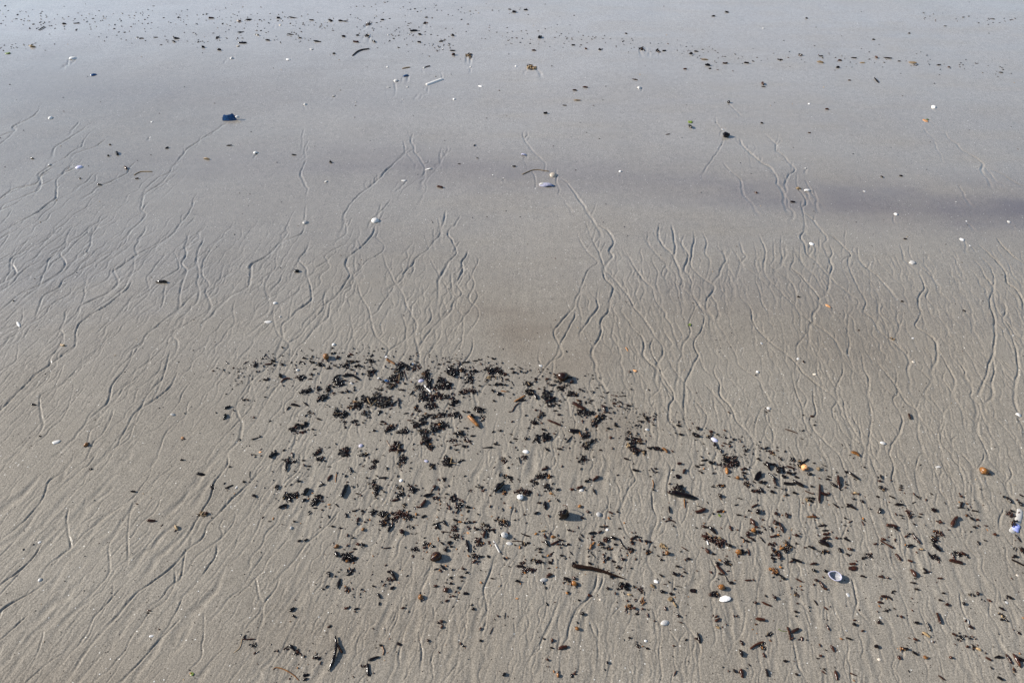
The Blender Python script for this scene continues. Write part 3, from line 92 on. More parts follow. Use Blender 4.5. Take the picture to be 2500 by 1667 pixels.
A s 1445 128 50 0 14;s 440 167 35 -5 11;s 525 162 50 -2 10;w 7 k 265,210 305,185;s 1700 142 50 -8 14;s 1635 150 40 10 14;s 1905 130 30 0 18;s 2010 127 80 2 9;s 2130 142 40 5 12;s 2260 145 40 10 16;s 2330 148 40 0 12;s 1210 270 50 -5 14;s 1065 262 40 -5 9;s 970 268 35 0 10;s 1190 290 30 20 14;s 1490 262 35 0 14;s 1660 300 65 0 18;s 1830 282 35 10 14;s 2170 290 60 3 14;s 2050 267 30 0 10;s 1990 243 60 3 9;s 1650 225 60 -12 10;s 1760 245 35 20 14;s 2350 250 30 0 12;s 1390 330 26 0 22;s 1500 348 32 10 18;s 2285 372 25 0 14;s 800 1048 32 70 22;s 750 988 22 0 12;s 740 1065 16 0 14;s 1140 1010 30 -20 15;s 2262 1110 25 10 16;s 1565 993 45 0 11;s 2010 1058 40 0 12;s 680 1262 22 0 11;s 548 1222 16 0 13;s 220 1083 28 10 12;s 935 1218 32 -5 12;w 6 t 915,1195 960,1172 1040,1170;fg 55 370 45 18 0;st 225 325 50 5 18;st 1410 1085 50 8 16;sr 860 1148 30 40 22;h 500 402 65 22 -10 v;h 640 515 54 24 -15 u;h 345 808 34 26 0 o;h 540 1145 64 26 -10 v;h 1585 405 30 20 0 o;h 1970 412 32 20 25 c;h 2130 342 38 18 5 c;h 1630 320 34 20 0 t;h 1745 1042 36 24 0 o;h 2085 712 26 20 0 o;h 2228 1240 30 26 0 c;h 2280 655 26 18 -40 c;h 1035 830 22 14 0 c;h 1915 178 24 16 0 t;h 340 1128 20 15 0 o;h 1025 935 16 12 0 c
B h 330 597 38 14 0 c;h 382 552 36 22 10 v;h 450 518 44 24 -25 u;h 460 595 22 18 0 c;h 575 462 20 16 0 o;h 430 682 18 8 0 c;h 780 683 22 18 0 o;h 110 697 22 14 0 c;h 960 592 40 14 20 c;h 1258 1065 48 24 0 v;h 605 1153 58 20 0 c;h 435 1232 48 20 0 c;h 1045 1200 15 12 0 c;h 1118 1222 20 14 0 c;h 2045 608 34 24 10 o;h 1335 1293 14 12 0 c;h 1915 1180 24 16 0 o;h 325 458 16 14 0 o;h 893 457 16 14 0 o;h 1203 457 18 14 0 o;h 330 238 16 12 0 o;c 588 160 18 10;s 590 122 25 0 11;s 505 212 60 -5 16;s 770 345 45 5 14;s 775 373 28 0 24;ct 885 380 26 16;ct 1310 468 40 16;s 1365 262 32 -25 22;s 1325 350 35 3 14;s 1190 88 32 0 18;s 1270 72 32 0 14;s 1160 68 25 10 10;s 770 245 28 15 16;s 545 235 30 15 16;c 185 247 26 9;c 200 162 20 12;s 290 138 30 -5 14;s 30 150 60 5 9;s 25 255 30 20 14;sr 110 290 45 5 18;s 120 245 25 -10 12;s 230 285 30 30 18;s 540 287 30 5 16;s 690 283 35 -5 12;s 400 325 24 5 8;c 2065 340 26 11;c 2175 352 18 11;s 2215 350 32 -8 14;s 1595 315 30 -5 12;s 1680 340 20 20 14;s 1775 348 22 10 16;s 1955 235 22 10 12;sr 2015 552 45 12 11;sr 1675 607 45 8 14;s 1605 627 35 5 14;st 1620 695 55 5 12;s 1535 728 35 3 9;s 1405 783 32 0 20;s 1190 1145 30 0 14;s 683 1276 35 15 18;s 920 998 18 -50 9;s 815 1122 26 5 7;s 940 1085 18 30 9;w 9 r 85,385 130,350 200,335;w 6 t 1245,1200 1330,1168 1430,1180;w 7 t 425,470 480,460;w 7 r 580,460 615,450;sr 2240 922 38 -8 8
C s 320 85 32 8 16;s 228 113 30 0 13;s 865 126 20 10 14;s 110 352 35 3 12;s 75 370 28 0 18;s 190 448 45 3 18;s 205 470 22 0 12;s 310 432 40 0 16;s 455 428 40 8 16;s 35 475 30 3 12;st 170 408 60 3 10;s 685 408 45 8 12;s 825 375 35 25 14;s 965 382 35 3 11;s 1190 392 45 8 12;s 1080 460 30 3 18;s 1420 395 70 12 14;st 1590 430 65 15 20;s 1770 443 35 3 11;s 1840 457 24 10 11;s 1500 417 25 5 9;sr 1345 390 25 40 16;st 960 425 55 15 14;sr 1095 410 35 5 12;st 1250 425 40 3 10;s 1325 270 25 0 10;s 1568 227 18 10 11;s 1815 180 28 0 7;s 1345 548 55 45 13;sr 565 575 28 60 22;s 570 595 35 10 9;s 330 705 24 20 20;s 70 872 38 50 20;fg 70 840 42 22 5;s 560 845 25 10 14;sr 1005 750 32 5 14;sr 885 910 24 10 11;sr 1160 547 25 5 10;s 1380 1212 20 40 14;s 1510 1205 32 5 14;s 2195 497 35 12 8;s 2140 135 28 15 9;s 1935 122 20 3 8;s 770 1382 28 5 14;s 520 1320 18 30 9;h 870 1303 52 24 0 v;h 1735 732 34 24 0 o;h 1262 1310 24 16 20 c;h 1475 1467 30 24 0 o;h 2252 1512 36 22 15 c;h 883 711 16 14 0 o;h 858 1152 16 12 0 o;h 1888 1378 20 10 0 c;h 1960 1510 16 14 0 c;h 290 888 30 14 0 c;h 570 193 22 14 0 c;st 810 1290 28 10 18;ha 1680 825 65 22 30 c;fg 1690 815 26 14 0
D h 125 675 40 24 60 v;h 1880 528 30 20 0 o;h 1180 1290 34 22 10 o;h 1915 622 16 16 0 o;h 1245 1448 28 26 0 t;b 590 1500 14 a;h 1830 655 62 24 -3 c;s 1105 388 65 3 18;s 2025 308 32 10 20;s 275 1440 14 0 11;s 230 1225 26 10 12;s 90 515 12 0 9;st 430 820 26 10 14
F h 900 128 42 22 15 c;h 1928 97 44 24 20 c;h 1985 138 18 10 10 c;ha 1010 548 60 24 40 c;h 2318 1293 46 30 20 v;h 1595 767 24 12 0 c;h 1390 1485 44 24 15 o;h 1600 930 34 20 5 t;h 2280 750 16 14 0 c;c 1940 585 11 10;ct 1455 768 20 10;fg 65 685 22 22 0;s 1540 95 22 5 9;s 1225 715 14 0 7;sr 1570 1305 32 75 18;s 810 490 20 10 11;s 1522 518 18 10 9;s 905 1300 20 5 11
G h 275 865 26 32 0 o;h 1035 1245 36 26 0 c;h 270 605 26 22 0 c;s 1370 137 50 5 20;ct 1385 412 36 18;sr 1035 457 50 0 20;s 910 257 28 5 16;s 1240 38 20 0 13;s 620 103 16 0 12;fg 1315 1505 30 34 60;sr 1015 1070 26 10 8;st 1205 505 30 60 16
'''

# ------------------------------------------------------------------ the sand: rills, streaks and swells as one height field
CELL = 0.0016
X0, X1, Y0, Y1 = -3.9, 3.9, 0.25, 5.5
NX, NY = int((X1 - X0) / CELL), int((Y1 - Y0) / CELL)
groove = np.zeros((NY, NX), np.float32)
levee = np.zeros((NY, NX), np.float32)

FLOW = [(50,300,-.8,.6),(450,350,-.72,.69),(200,600,-.75,.66),(300,850,-.65,.75),(600,800,-.6,.8),(100,1100,-.7,.7),(400,1300,-.7,.72),(200,1550,-.6,.8),
        (700,1200,-.5,.85),(800,1550,-.45,.9),(1000,700,-.3,.95),(1000,1100,-.22,.97),(1100,1500,-.25,.97),(1300,850,-.25,.96),(1300,1250,-.08,1),(1400,1500,-.15,1),
        (1550,850,.35,.92),(1700,700,.15,1),(1900,850,.35,.94),(2100,700,.35,.94),(2300,900,.4,.92),(1700,1250,.05,1),(1900,1500,.08,1),(2100,1200,.3,.95),
        (2400,1250,.35,.93),(2300,1550,.3,.95),(1900,350,.4,.92),(2300,400,.55,.83),(1000,350,-.5,.85),(1400,500,.2,.97),(1250,100,-.05,1),(2300,100,.4,.9),(100,100,-.8,.5)]
fp, fd = [], []
for x, y, dx, dy in FLOW:
    g0 = np.array(ground(x, y)); g1 = np.array(ground(x + dx * 6, y + dy * 6)); d = g1 - g0
    fp.append(g0); fd.append(d / np.linalg.norm(d))
fp, fd = np.array(fp), np.array(fd)
def flow_at(P):
    P = np.atleast_2d(P)
    w = 1.0 / (((P[:, None, :] - fp[None]) ** 2).sum(2) + 0.03) ** 2
    d = (w[:, :, None] * fd[None]).sum(1)
    return d / np.linalg.norm(d, axis=1, keepdims=True)

def spline(pts, step):
    """smooth resampled line through the points"""
    pts = np.array(pts, float)
    if len(pts) > 2:
        out = []
        P = np.vstack([2 * pts[0] - pts[1], pts, 2 * pts[-1] - pts[-2]])
        for i in range(1, len(P) - 2):
            p0, p1, p2, p3 = P[i - 1:i + 3]
            n = max(3, int(np.linalg.norm(p2 - p1) / (step * 4)))
            t = np.linspace(0, 1, n, endpoint=False)[:, None]
            out.append(0.5 * (2 * p1 + (p2 - p0) * t + (2 * p0 - 5 * p1 + 4 * p2 - p3) * t ** 2 + (3 * p1 - p0 - 3 * p2 + p3) * t ** 3))
        pts = np.vstack(out + [pts[-1:]])
    seg = np.linalg.norm(np.diff(pts, axis=0), axis=1); s = np.concatenate([[0], np.cumsum(seg)])
    n = max(3, int(s[-1] / step)); u = np.linspace(0, s[-1], n)
    return np.stack([np.interp(u, s, pts[:, 0]), np.interp(u, s, pts[:, 1])], 1)

stamp = []          # x, y, half width, depth
def rill(pts, a, depth, fade_in=0.22, fade_out=0.3, wob=0.0):
    step = max(CELL, a * .38)
    L = spline(pts, step)
    n = len(L); t = np.linspace(0, 1, n)
    if wob:
        tng = np.gradient(L, axis=0); tng /= np.linalg.norm(tng, axis=1, keepdims=True) + 1e-9
        nrm = np.stack([-tng[:, 1], tng[:, 0]], 1)
        s = np.arange(n) * step
        w = sum(np.sin(s * k + rng.uniform(0, 6.3)) * m for k, m in ((70, 1), (150, .5), (290, .25)))
        L = L + nrm * (w * wob * np.minimum(1, np.minimum(t, 1 - t) * 6))[:, None]
    env = np.clip(t / max(fade_in, 1e-3), 0, 1) ** 0.55 * np.clip((1 - t) / max(fade_out, 1e-3), 0, 1) ** 0.55
    s = np.arange(n) * step
    mod = 0.82 + 0.28 * np.sin(s * 40 + rng.uniform(0, 6)) * np.sin(s * 17 + rng.uniform(0, 6)) + 0.12 * np.sin(s * 130 + rng.uniform(0, 6))
    tail = np.clip((t - .75) / .25, 0, 1) ** 2
    aa = a * (0.6 + 0.45 * t + 0.9 * tail) * (1 + .28 * np.sin(s * 23 + rng.uniform(0, 6)) * np.sin(s * 9 + rng.uniform(0, 6)))
    stamp.append(np.stack([L[:, 0], L[:, 1], aa, depth * env * mod], 1))

RILL_PX, RILL_FR = [], []
for line in RILLS.strip().split('\n'):
    fr, rest = line.split(' ', 1)
    for seg in rest.split('|'):
        pts = [to_px(fr, *map(float, p.split(','))) for p in seg.split()]
        RILL_PX.append(pts); RILL_FR.append(fr)
for pts, fr in zip(RILL_PX, RILL_FR):
    m = mpp(*pts[len(pts) // 2])
    length = sum(math.dist(pts[i], pts[i + 1]) for i in range(len(pts) - 1))
    py = pts[len(pts) // 2][1]
    k = min(1.0, 0.55 + length / 320.0)
    soft = 1.0 if py < 1180 else 0.85
    a = (1.6 + 0.8 * k) * m * (1.0 if py < 1250 else 1.2) * rng.uniform(.85, 1.15)
    G = [np.array(ground(*p)) for p in pts]; dep = a * 1.12 * k * soft * rng.uniform(.7, 1.15) * (1.15 if fr == 'G' else .95 if fr in 'AD' else 1.05 if fr in 'BCEF' else 1.35)
    # below the traced reach the trickle runs on, thinning out
    q = G[-1]; h = G[-1] - G[-2]; h /= np.linalg.norm(h); n = rng.integers(3, 13) if length > 45 else rng.integers(1, 5)
    frac0 = length / (length + n * 14.0)
    for i in range(n):
        d = flow_at(q)[0]; h = h * .55 + d * .45; th = rng.normal(0, .22); c, s = math.cos(th), math.sin(th)
        h = np.array([c * h[0] - s * h[1], s * h[0] + c * h[1]]); h /= np.linalg.norm(h); q = q + h * 14 * m; G.append(q)
    rill(G, a, dep, 0.10, max(.2, 1.25 - frac0), wob=0.7 * m)
# a side feeder here and there along the longer rills
for pts in RILL_PX:
    G = np.array([ground(*p) for p in pts])
    if len(G) < 5: continue
    L = spline(G, 0.01)
    for _ in range(rng.poisson(len(L) / 6.0)):
        i = rng.integers(2, len(L)); e = L[i]; m = mpp(*pts[len(pts) // 2])
        d = flow_at(e)[0]; side = rng.choice([-1, 1]); nrm = np.array([-d[1], d[0]]) * side
        ln = rng.uniform(22, 75) * m
        p1 = e - d * ln * 0.45 + nrm * ln * rng.uniform(.12, .3); p0 = e - d * ln + nrm * ln * rng.uniform(.1, .4)
        a = rng.uniform(1.1, 1.6) * m
        rill([p0, p1, e], a, a * rng.uniform(.5, 1.1), 0.5, 0.05)
        if rng.random() < 0.6:          # and a faint distributary leaving it
            q1 = e + d * ln * 0.5 - nrm * ln * rng.uniform(.1, .22); q2 = e + d * ln * 1.1 - nrm * ln * rng.uniform(.05, .2)
            rill([e, q1, q2], a * 1.1, a * rng.uniform(.25, .5), 0.1, 0.6)
# fine feathered rills wherever the sheet of draining water was thin
ZONES = [(-100, 900, 520, 900, 520), (-150, 900, 860, 1700, 620), (700, 1500, 1000, 1700, 640), (1480, 2650, 590, 1000, 700), (1450, 2650, 980, 1700, 700),
         (850, 1150, 580, 860, 110), (1400, 1540, 620, 950, 55), (-100, 500, 380, 580, 50)]
for zx0, zx1, zy0, zy1, cnt in ZONES:
    for _ in range(cnt):
        px, py = rng.uniform(zx0, zx1), rng.uniform(zy0, zy1)
        m = mpp(px, py); p = np.array(ground(px, py)); pts = [p]
        L = rng.uniform(50, 300) * m * (1.7 if zx0 == -150 else 1); n = max(4, int(L / (14 * m))); ph = rng.uniform(0, 6.3); amp = rng.uniform(.15, .5) * (.6 if zx0 == -150 else 1); wl = rng.uniform(.9, 1.8)
        for i in range(n):
            d = flow_at(p)[0]; th = amp * math.sin(ph + i * wl) + rng.normal(0, .12)
            c, s = math.cos(th), math.sin(th); d = np.array([c * d[0] - s * d[1], s * d[0] + c * d[1]])
            p = p + d * 14 * m; pts.append(p)
        a = rng.uniform(1.2, 2.0) * m
        rill(pts, a, a * rng.uniform(.25, .95) * (.75 if zx0 == -150 else 1.25 if zy0 > 950 else 1), 0.35, 0.5, wob=(1.1 if zx0 == -150 else .5) * m)
# broad shallow washes low on the beach
for _ in range(210):
    px, py = rng.choice([rng.uniform(-100, 800), rng.uniform(1300, 2600), rng.uniform(700, 1500)]), rng.uniform(1080, 1640)
    m = mpp(px, py); p = np.array(ground(px, py)); pts = [p]
    for i in range(rng.integers(5, 12)):
        d = flow_at(p)[0]; p = p + d * 22 * m + rng.normal(0, 6 * m, 2); pts.append(p)
    a = rng.uniform(5, 11) * m
    rill(pts, a, a * rng.uniform(.10, .24), 0.4, 0.5)

def finish_stamps():
    S = np.vstack(stamp)
    S = S[S[:, 3] > 2e-6]
    rad = np.ceil(S[:, 2] * 3.1 / CELL).astype(int)
    for r in np.unique(rad):
        T = S[rad == r]
        cx, cy = (T[:, 0] - X0) / CELL, (T[:, 1] - Y0) / CELL
        ix, iy = np.floor(cx).astype(int), np.floor(cy).astype(int)
        for dy in range(-r, r + 1):
            for dx in range(-r, r + 1):
                if dx * dx + dy * dy > (r + .5) ** 2: continue
                jx, jy = ix + dx, iy + dy
                ok = (jx >= 0) & (jx < NX) & (jy >= 0) & (jy < NY)
                q = np.hypot(jx - cx, jy - cy) * CELL / T[:, 2]
                g = (-T[:, 3] * np.exp(-np.minimum(q, 6) ** 2.5)).astype(np.float32)
                l = (T[:, 3] * 0.3 * np.exp(-((q - 2.0) / 0.75) ** 2)).astype(np.float32)
                np.minimum.at(groove, (jy[ok], jx[ok]), g[ok])
                np.maximum.at(levee, (jy[ok], jx[ok]), l[ok])

def vnoise(sx, sy, shape=(NY, NX), seed=0):
    """smooth value noise sampled to the raster, sx/sy cells across"""
    r = np.random.default_rng(seed); gy, gx = int(sy) + 3, int(sx) + 3
    g = r.uniform(-1, 1, (gy, gx)).astype(np.float32)
    yy = np.linspace(0, sy, shape[0], dtype=np.float32); xx = np.linspace(0, sx, shape[1], dtype=np.float32)
    y0, x0 = yy.astype(int), xx.astype(int); fy, fx = yy - y0, xx - x0
    fy = fy * fy * (3 - 2 * fy); fx = fx * fx * (3 - 2 * fx)
    rows = g[y0] * (1 - fy)[:, None] + g[y0 + 1] * fy[:, None]
    return rows[:, x0] * (1 - fx)[None] + rows[:, x0 + 1] * fx[None]

def streaks():
    """faint lineation combed along the flow: noise averaged along the stream lines"""
    c = 0.0042; nx, ny = int((X1 - X0) / c), int((Y1 - Y0) / c)
    base = np.random.default_rng(5).normal(0, 1, (ny, nx)).astype(np.float32)
    cx, cy = np.meshgrid(np.linspace(X0, X1, 60), np.linspace(Y0, Y1, 44))
    d = flow_at(np.stack([cx.ravel(), cy.ravel()], 1)).reshape(44, 60, 2)
    yi = np.linspace(0, 42.99, ny); xi = np.linspace(0, 58.99, nx)
    y0, x0 = yi.astype(int), xi.astype(int); fy, fx = (yi - y0)[:, None, None], (xi - x0)[None, :, None]
    D = (d[y0][:, x0] * (1 - fy) * (1 - fx) + d[y0 + 1][:, x0] * fy * (1 - fx) + d[y0][:, x0 + 1] * (1 - fy) * fx + d[y0 + 1][:, x0 + 1] * fy * fx).astype(np.float32)
    JX, JY = np.meshgrid(np.arange(nx, dtype=np.float32), np.arange(ny, dtype=np.float32))
    acc = np.zeros((ny, nx), np.float32)
    for k in range(-7, 8):
        px = np.clip(JX + D[:, :, 0] * k * 1.3, 0, nx - 1).astype(int); py = np.clip(JY + D[:, :, 1] * k * 1.3, 0, ny - 1).astype(int)
        acc += base[py, px] * (1 - abs(k) / 8.5)
    acc /= acc.std()
    yy = np.linspace(0, ny - 1.001, NY); xx = np.linspace(0, nx - 1.001, NX)
    y0, x0 = yy.astype(int), xx.astype(int); fy, fx = (yy - y0).astype(np.float32)[:, None], (xx - x0).astype(np.float32)[None]
    return (acc[y0][:, x0] * (1 - fy) * (1 - fx) + acc[y0 + 1][:, x0] * fy * (1 - fx) + acc[y0][:, x0 + 1] * (1 - fy) * fx + acc[y0 + 1][:, x0 + 1] * fy * fx)

height = None
def build_height():
    global height
    finish_stamps()
    H = groove + levee * np.exp(groove / 0.0004)
    H += 0.0050 * vnoise(9, 6, seed=1) + 0.0020 * vnoise(26, 17, seed=2) + 0.0007 * vnoise(75, 52, seed=3)
    H += 0.00008 * streaks() * (0.75 + 0.5 * vnoise(14, 10, seed=4))
    e = 60
    ramp = np.ones(NX, np.float32); ramp[:e] = np.linspace(0, 1, e); ramp[-e:] = np.linspace(1, 0, e); H *= ramp[None]
    ramp = np.ones(NY, np.float32); ramp[:e] = np.linspace(0, 1, e); ramp[-e:] = np.linspace(1, 0, e); H *= ramp[:, None]
    height = H.astype(np.float32)
def z_at(x, y):
    x = np.asarray(x, float); y = np.asarray(y, float)
    fx, fy = (x - X0) / CELL - .5, (y - Y0) / CELL - .5
    ok = (fx > 0) & (fx < NX - 2) & (fy > 0) & (fy < NY - 2)
    fx, fy = np.clip(fx, 0, NX - 2.001), np.clip(fy, 0, NY - 2.001)
    ix, iy = fx.astype(int), fy.astype(int); u, v = fx - ix, fy - iy
    h = height[iy, ix] * (1 - u) * (1 - v) + height[iy, ix + 1] * u * (1 - v) + height[iy + 1, ix] * (1 - u) * v + height[iy + 1, ix + 1] * u * v
    return np.where(ok, h, 0.0)

# ------------------------------------------------------------------ materials
def new_mat(name):
    m = bpy.data.materials.new(name); m.use_nodes = True
    return m, m.node_tree, m.node_tree.nodes, m.node_tree.links, m.node_tree.nodes['Principled BSDF']
def rgb(c): return (c[0], c[1], c[2], 1.0)
def mixc(nd, lk, fac, a, b, mode='MIX'):
    n = nd.new('ShaderNodeMix'); n.data_type = 'RGBA'; n.blend_type = mode
    for sock, v in ((n.inputs[0], fac), (n.inputs[6], a), (n.inputs[7], b)):
        if hasattr(v, 'links'): lk.new(v, sock)
        elif isinstance(v, tuple): sock.default_value = rgb(v)
        else: sock.default_value = v
    return n.outputs[2]
def tex(nd, lk, kind, scale, coord, **kw):
    n = nd.new(kind); n.inputs['Scale'].default_value = scale; lk.new(coord, n.inputs['Vector'])
    for k, v in kw.items():
        if k in n.inputs: n.inputs[k].default_value = v
        else: setattr(n, k, v)
    return n
def ramp(nd, lk, src, stops):
    n = nd.new('ShaderNodeValToRGB'); e = n.color_ramp.elements
    while len(e) < len(stops): e.new(0.5)
    for el, (p, c) in zip(e, stops): el.position = p; el.color = rgb(c) if isinstance(c, tuple) else (c, c, c, 1)
    lk.new(src, n.inputs[0]); return n.outputs[0]

def sand_material():
    m, nt, nd, lk, p = new_mat('wet_sand')
    co = nd.new('ShaderNodeTexCoord').outputs['Object']
    att = nd.new('ShaderNodeAttribute'); att.attribute_name = 'mineral'
    big = tex(nd, lk, 'ShaderNodeTexNoise', 2.3, co, Detail=4.0, Roughness=.55)
    mid = tex(nd, lk, 'ShaderNodeTexNoise', 38, co, Detail=3.0)
    grain = tex(nd, lk, 'ShaderNodeTexNoise', 620, co, Detail=2.0, Roughness=.7)
    base = ramp(nd, lk, big.outputs['Fac'], [(.3, SAND_A), (.7, SAND_B)])
    paleness = nd.new('ShaderNodeAttribute'); paleness.attribute_name = 'paleness'      # base colour turns paler towards the far sand
    base = mixc(nd, lk, paleness.outputs['Fac'], base, (.47, .445, .425))
    gm = ramp(nd, lk, grain.outputs['Fac'], [(.3, .45), (.7, 1.5)])
    mf = nd.new('ShaderNodeMath'); mf.operation = 'MULTIPLY'; mf.use_clamp = True; lk.new(att.outputs['Fac'], mf.inputs[0]); lk.new(gm, mf.inputs[1])
    base = mixc(nd, lk, mf.outputs[0], base, SAND_DARK)
    br = nd.new('ShaderNodeAttribute'); br.attribute_name = 'brown'
    base = mixc(nd, lk, br.outputs['Fac'], base, (.165, .122, .082))
    k = ramp(nd, lk, mid.outputs['Fac'], [(.3, .93), (.7, 1.05)])
    base = mixc(nd, lk, 1.0, base, k, 'MULTIPLY')
    g = ramp(nd, lk, grain.outputs['Fac'], [(.28, .58), (.5, 1.0), (.74, 1.42)])
    base = mixc(nd, lk, 1.0, base, g, 'MULTIPLY')
    g2 = tex(nd, lk, 'ShaderNodeTexNoise', 310, co, Detail=1.0)
    base = mixc(nd, lk, 1.0, base, ramp(nd, lk, g2.outputs['Fac'], [(.3, .78), (.7, 1.2)]), 'MULTIPLY')
    # single pale quartz and shell grains
    vo = tex(nd, lk, 'ShaderNodeTexVoronoi', 210, co)
    sep = nd.new('ShaderNodeSeparateColor'); lk.new(vo.outputs['Color'], sep.inputs[0])
    pick = nd.new('ShaderNodeMath'); pick.operation = 'GREATER_THAN'; pick.inputs[1].default_value = .988; lk.new(sep.outputs[0], pick.inputs[0])
    near = nd.new('ShaderNodeMath'); near.operation = 'LESS_THAN'; near.inputs[1].default_value = .30; lk.new(vo.outputs['Distance'], near.inputs[0])
    both = nd.new('ShaderNodeMath'); both.operation = 'MULTIPLY'; lk.new(pick.outputs[0], both.inputs[0]); lk.new(near.outputs[0], both.inputs[1])
    base = mixc(nd, lk, both.outputs[0], base, (.75, .72, .66))
    # and scattered dark grains
    pick2 = nd.new('ShaderNodeMath'); pick2.operation = 'LESS_THAN'; pick2.inputs[1].default_value = .02; lk.new(sep.outputs[1], pick2.inputs[0])
    both2 = nd.new('ShaderNodeMath'); both2.operation = 'MULTIPLY'; lk.new(pick2.outputs[0], both2.inputs[0]); lk.new(near.outputs[0], both2.inputs[1])
    base = mixc(nd, lk, both2.outputs[0], base, (.05, .04, .035))
    lk.new(base, p.inputs['Base Color'])
    rr = ramp(nd, lk, big.outputs['Fac'], [(.3, SAND_ROUGH - .05), (.7, SAND_ROUGH + .06)])
    lk.new(rr, p.inputs['Roughness'])
    p.inputs['IOR'].default_value = 1.33
    p.inputs['Specular IOR Level'].default_value = .15
    wet = nd.new('ShaderNodeAttribute'); wet.attribute_name = 'wet'      # how much of a water film is still draining off
    lk.new(wet.outputs['Fac'], p.inputs['Coat Weight']); p.inputs['Coat Roughness'].default_value = .16; p.inputs['Coat IOR'].default_value = 2.0
    bmp = nd.new('ShaderNodeBump'); bmp.inputs['Strength'].default_value = .4; bmp.inputs['Distance'].default_value = .0007
    lk.new(grain.outputs['Fac'], bmp.inputs['Height'])
    bmp2 = nd.new('ShaderNodeBump'); bmp2.inputs['Strength'].default_value = .3; bmp2.inputs['Distance'].default_value = .002
    fine = tex(nd, lk, 'ShaderNodeTexNoise', 170, co, Detail=2.0)
    lk.new(fine.outputs['Fac'], bmp2.inputs['Height']); lk.new(bmp.outputs[0], bmp2.inputs['Normal'])
    lk.new(bmp2.outputs[0], p.inputs['Normal'])
    return m
def organic(name, dark, light, rough, bump=.4, scale=260, coat=0.0, sub=0.0, spec=.4):
    m, nt, nd, lk, p = new_mat(name)
    co = nd.new('ShaderNodeTexCoord').outputs['Object']
    geo = nd.new('ShaderNodeNewGeometry').outputs['Position']
    oi = nd.new('ShaderNodeObjectInfo')
    n = tex(nd, lk, 'ShaderNodeTexNoise', scale, geo, Detail=3.0)
    c = ramp(nd, lk, n.outputs['Fac'], [(.32, dark), (.68, light)])
    v = ramp(nd, lk, oi.outputs['Random'], [(0, .6), (1, 1.45)])
    c = mixc(nd, lk, 1.0, c, v, 'MULTIPLY')
    lk.new(c, p.inputs['Base Color']); p.inputs['Roughness'].default_value = rough
    p.inputs['Coat Weight'].default_value = coat; p.inputs['Coat Roughness'].default_value = .12
    p.inputs['Specular IOR Level'].default_value = spec
    b = nd.new('ShaderNodeBump'); b.inputs['Strength'].default_value = bump; b.inputs['Distance'].default_value = .0012
    lk.new(n.outputs['Fac'], b.inputs['Height']); lk.new(b.outputs[0], p.inputs['Normal'])
    if sub: p.inputs['Subsurface Weight'].default_value = sub; p.inputs['Subsurface Radius'].default_value = (.004, .002, .001)
    return m
SAND_A, SAND_B, SAND_DARK, SAND_ROUGH = (.262, .231, .190), (.298, .266, .221), (.150, .126, .128), .5
M = {}
M['sand'] = sand_material()
M['k'] = organic('dark_seaweed', (.002, .0011, .0009), (.012, .0048, .0022), .16, coat=.0)
M['r'] = organic('red_brown_seaweed', (.010, .0035, .002), (.058, .018, .007), .22, coat=.0)
M['a'] = organic('amber_seaweed', (.11, .040, .008), (.30, .125, .028), .36, coat=.1)
M['t'] = organic('tan_seaweed', (.17, .105, .05), (.36, .25, .13), .5)
M['g'] = organic('green_seaweed', (.07, .11, .012), (.20, .26, .04), .4, coat=.2)
M['w'] = organic('white_shell', (.54, .51, .48), (.76, .73, .69), .32, bump=.15, scale=420)
M['c'] = organic('cream_shell', (.58, .47, .36), (.80, .70, .58), .38, bump=.2, scale=300)
M['o'] = organic('orange_shell', (.42, .17, .06), (.72, .40, .19), .38, bump=.2, scale=300)
M['u'] = organic('blue_mussel_shell', (.004, .018, .055), (.012, .062, .17), .25, bump=.15, scale=160, coat=.4)
M['l'] = organic('lilac_shell', (.42, .40, .58), (.70, .68, .80), .3, bump=.15, scale=200)
M['b'] = organic('violet_shell', (.16, .20, .50), (.42, .44, .78), .3, bump=.15, scale=200)
M['y'] = organic('grey_shell', (.20, .20, .21), (.34, .34, .36), .45, bump=.2, scale=300)
M['s'] = organic('driftwood', (.012, .006, .004), (.044, .019, .010), .45, bump=.7, spec=.15, scale=380)

# ------------------------------------------------------------------ what lies on the sand: read the layout
ITEMS = []           # dict(kind, col, px, py, ...)
for line in DEBRIS.strip().split('\n'):
    fr, rest = line.split(' ', 1); fs = fscale(fr)
    for tok in rest.split(';'):
        f = tok.split(); k, col = f[0][0], (f[0][1] if len(f[0]) > 1 else 'k')
        if k == 'w':
            pts = [to_px(fr, *map(float, p.split(','))) for p in f[3:]]
            ITEMS.append(dict(k=k, col=f[2], wid=float(f[1]) * fs, pts=pts, px=sum(p[0] for p in pts) / len(pts), py=sum(p[1] for p in pts) / len(pts), size=math.dist(pts[0], pts[-1])))
        elif k == 'z':
            a, b = to_px(fr, float(f[1]), float(f[2])), to_px(fr, float(f[3]), float(f[4]))
            ITEMS.append(dict(k=k, pts=[a, b], wid=float(f[5]) * fs, px=(a[0] + b[0]) / 2, py=(a[1] + b[1]) / 2, size=math.dist(a, b)))
        else:
            x, y = to_px(fr, float(f[1]), float(f[2])); v = [float(t) * fs for t in f[3:5]] if k != 'b' else [float(f[3]) * fs]
            it = dict(k=k, col=col, px=x, py=y)
            if k == 'c': it.update(rx=v[0], ry=v[1], size=2 * max(v))
            elif k == 's': it.update(len=v[0], ang=float(f[4]), wid=float(f[5]) * fs, size=v[0])
            elif k == 'b': it.update(r=v[0], col=f[4], size=2 * v[0])
            elif k == 'f': it.update(w=v[0], h=v[1], ang=float(f[5]), size=v[0])
            elif k == 'h': it.update(w=v[0], h=v[1], ang=float(f[5]), t=f[6], size=max(v))
            if it['size'] > 1.5: ITEMS.append(it)

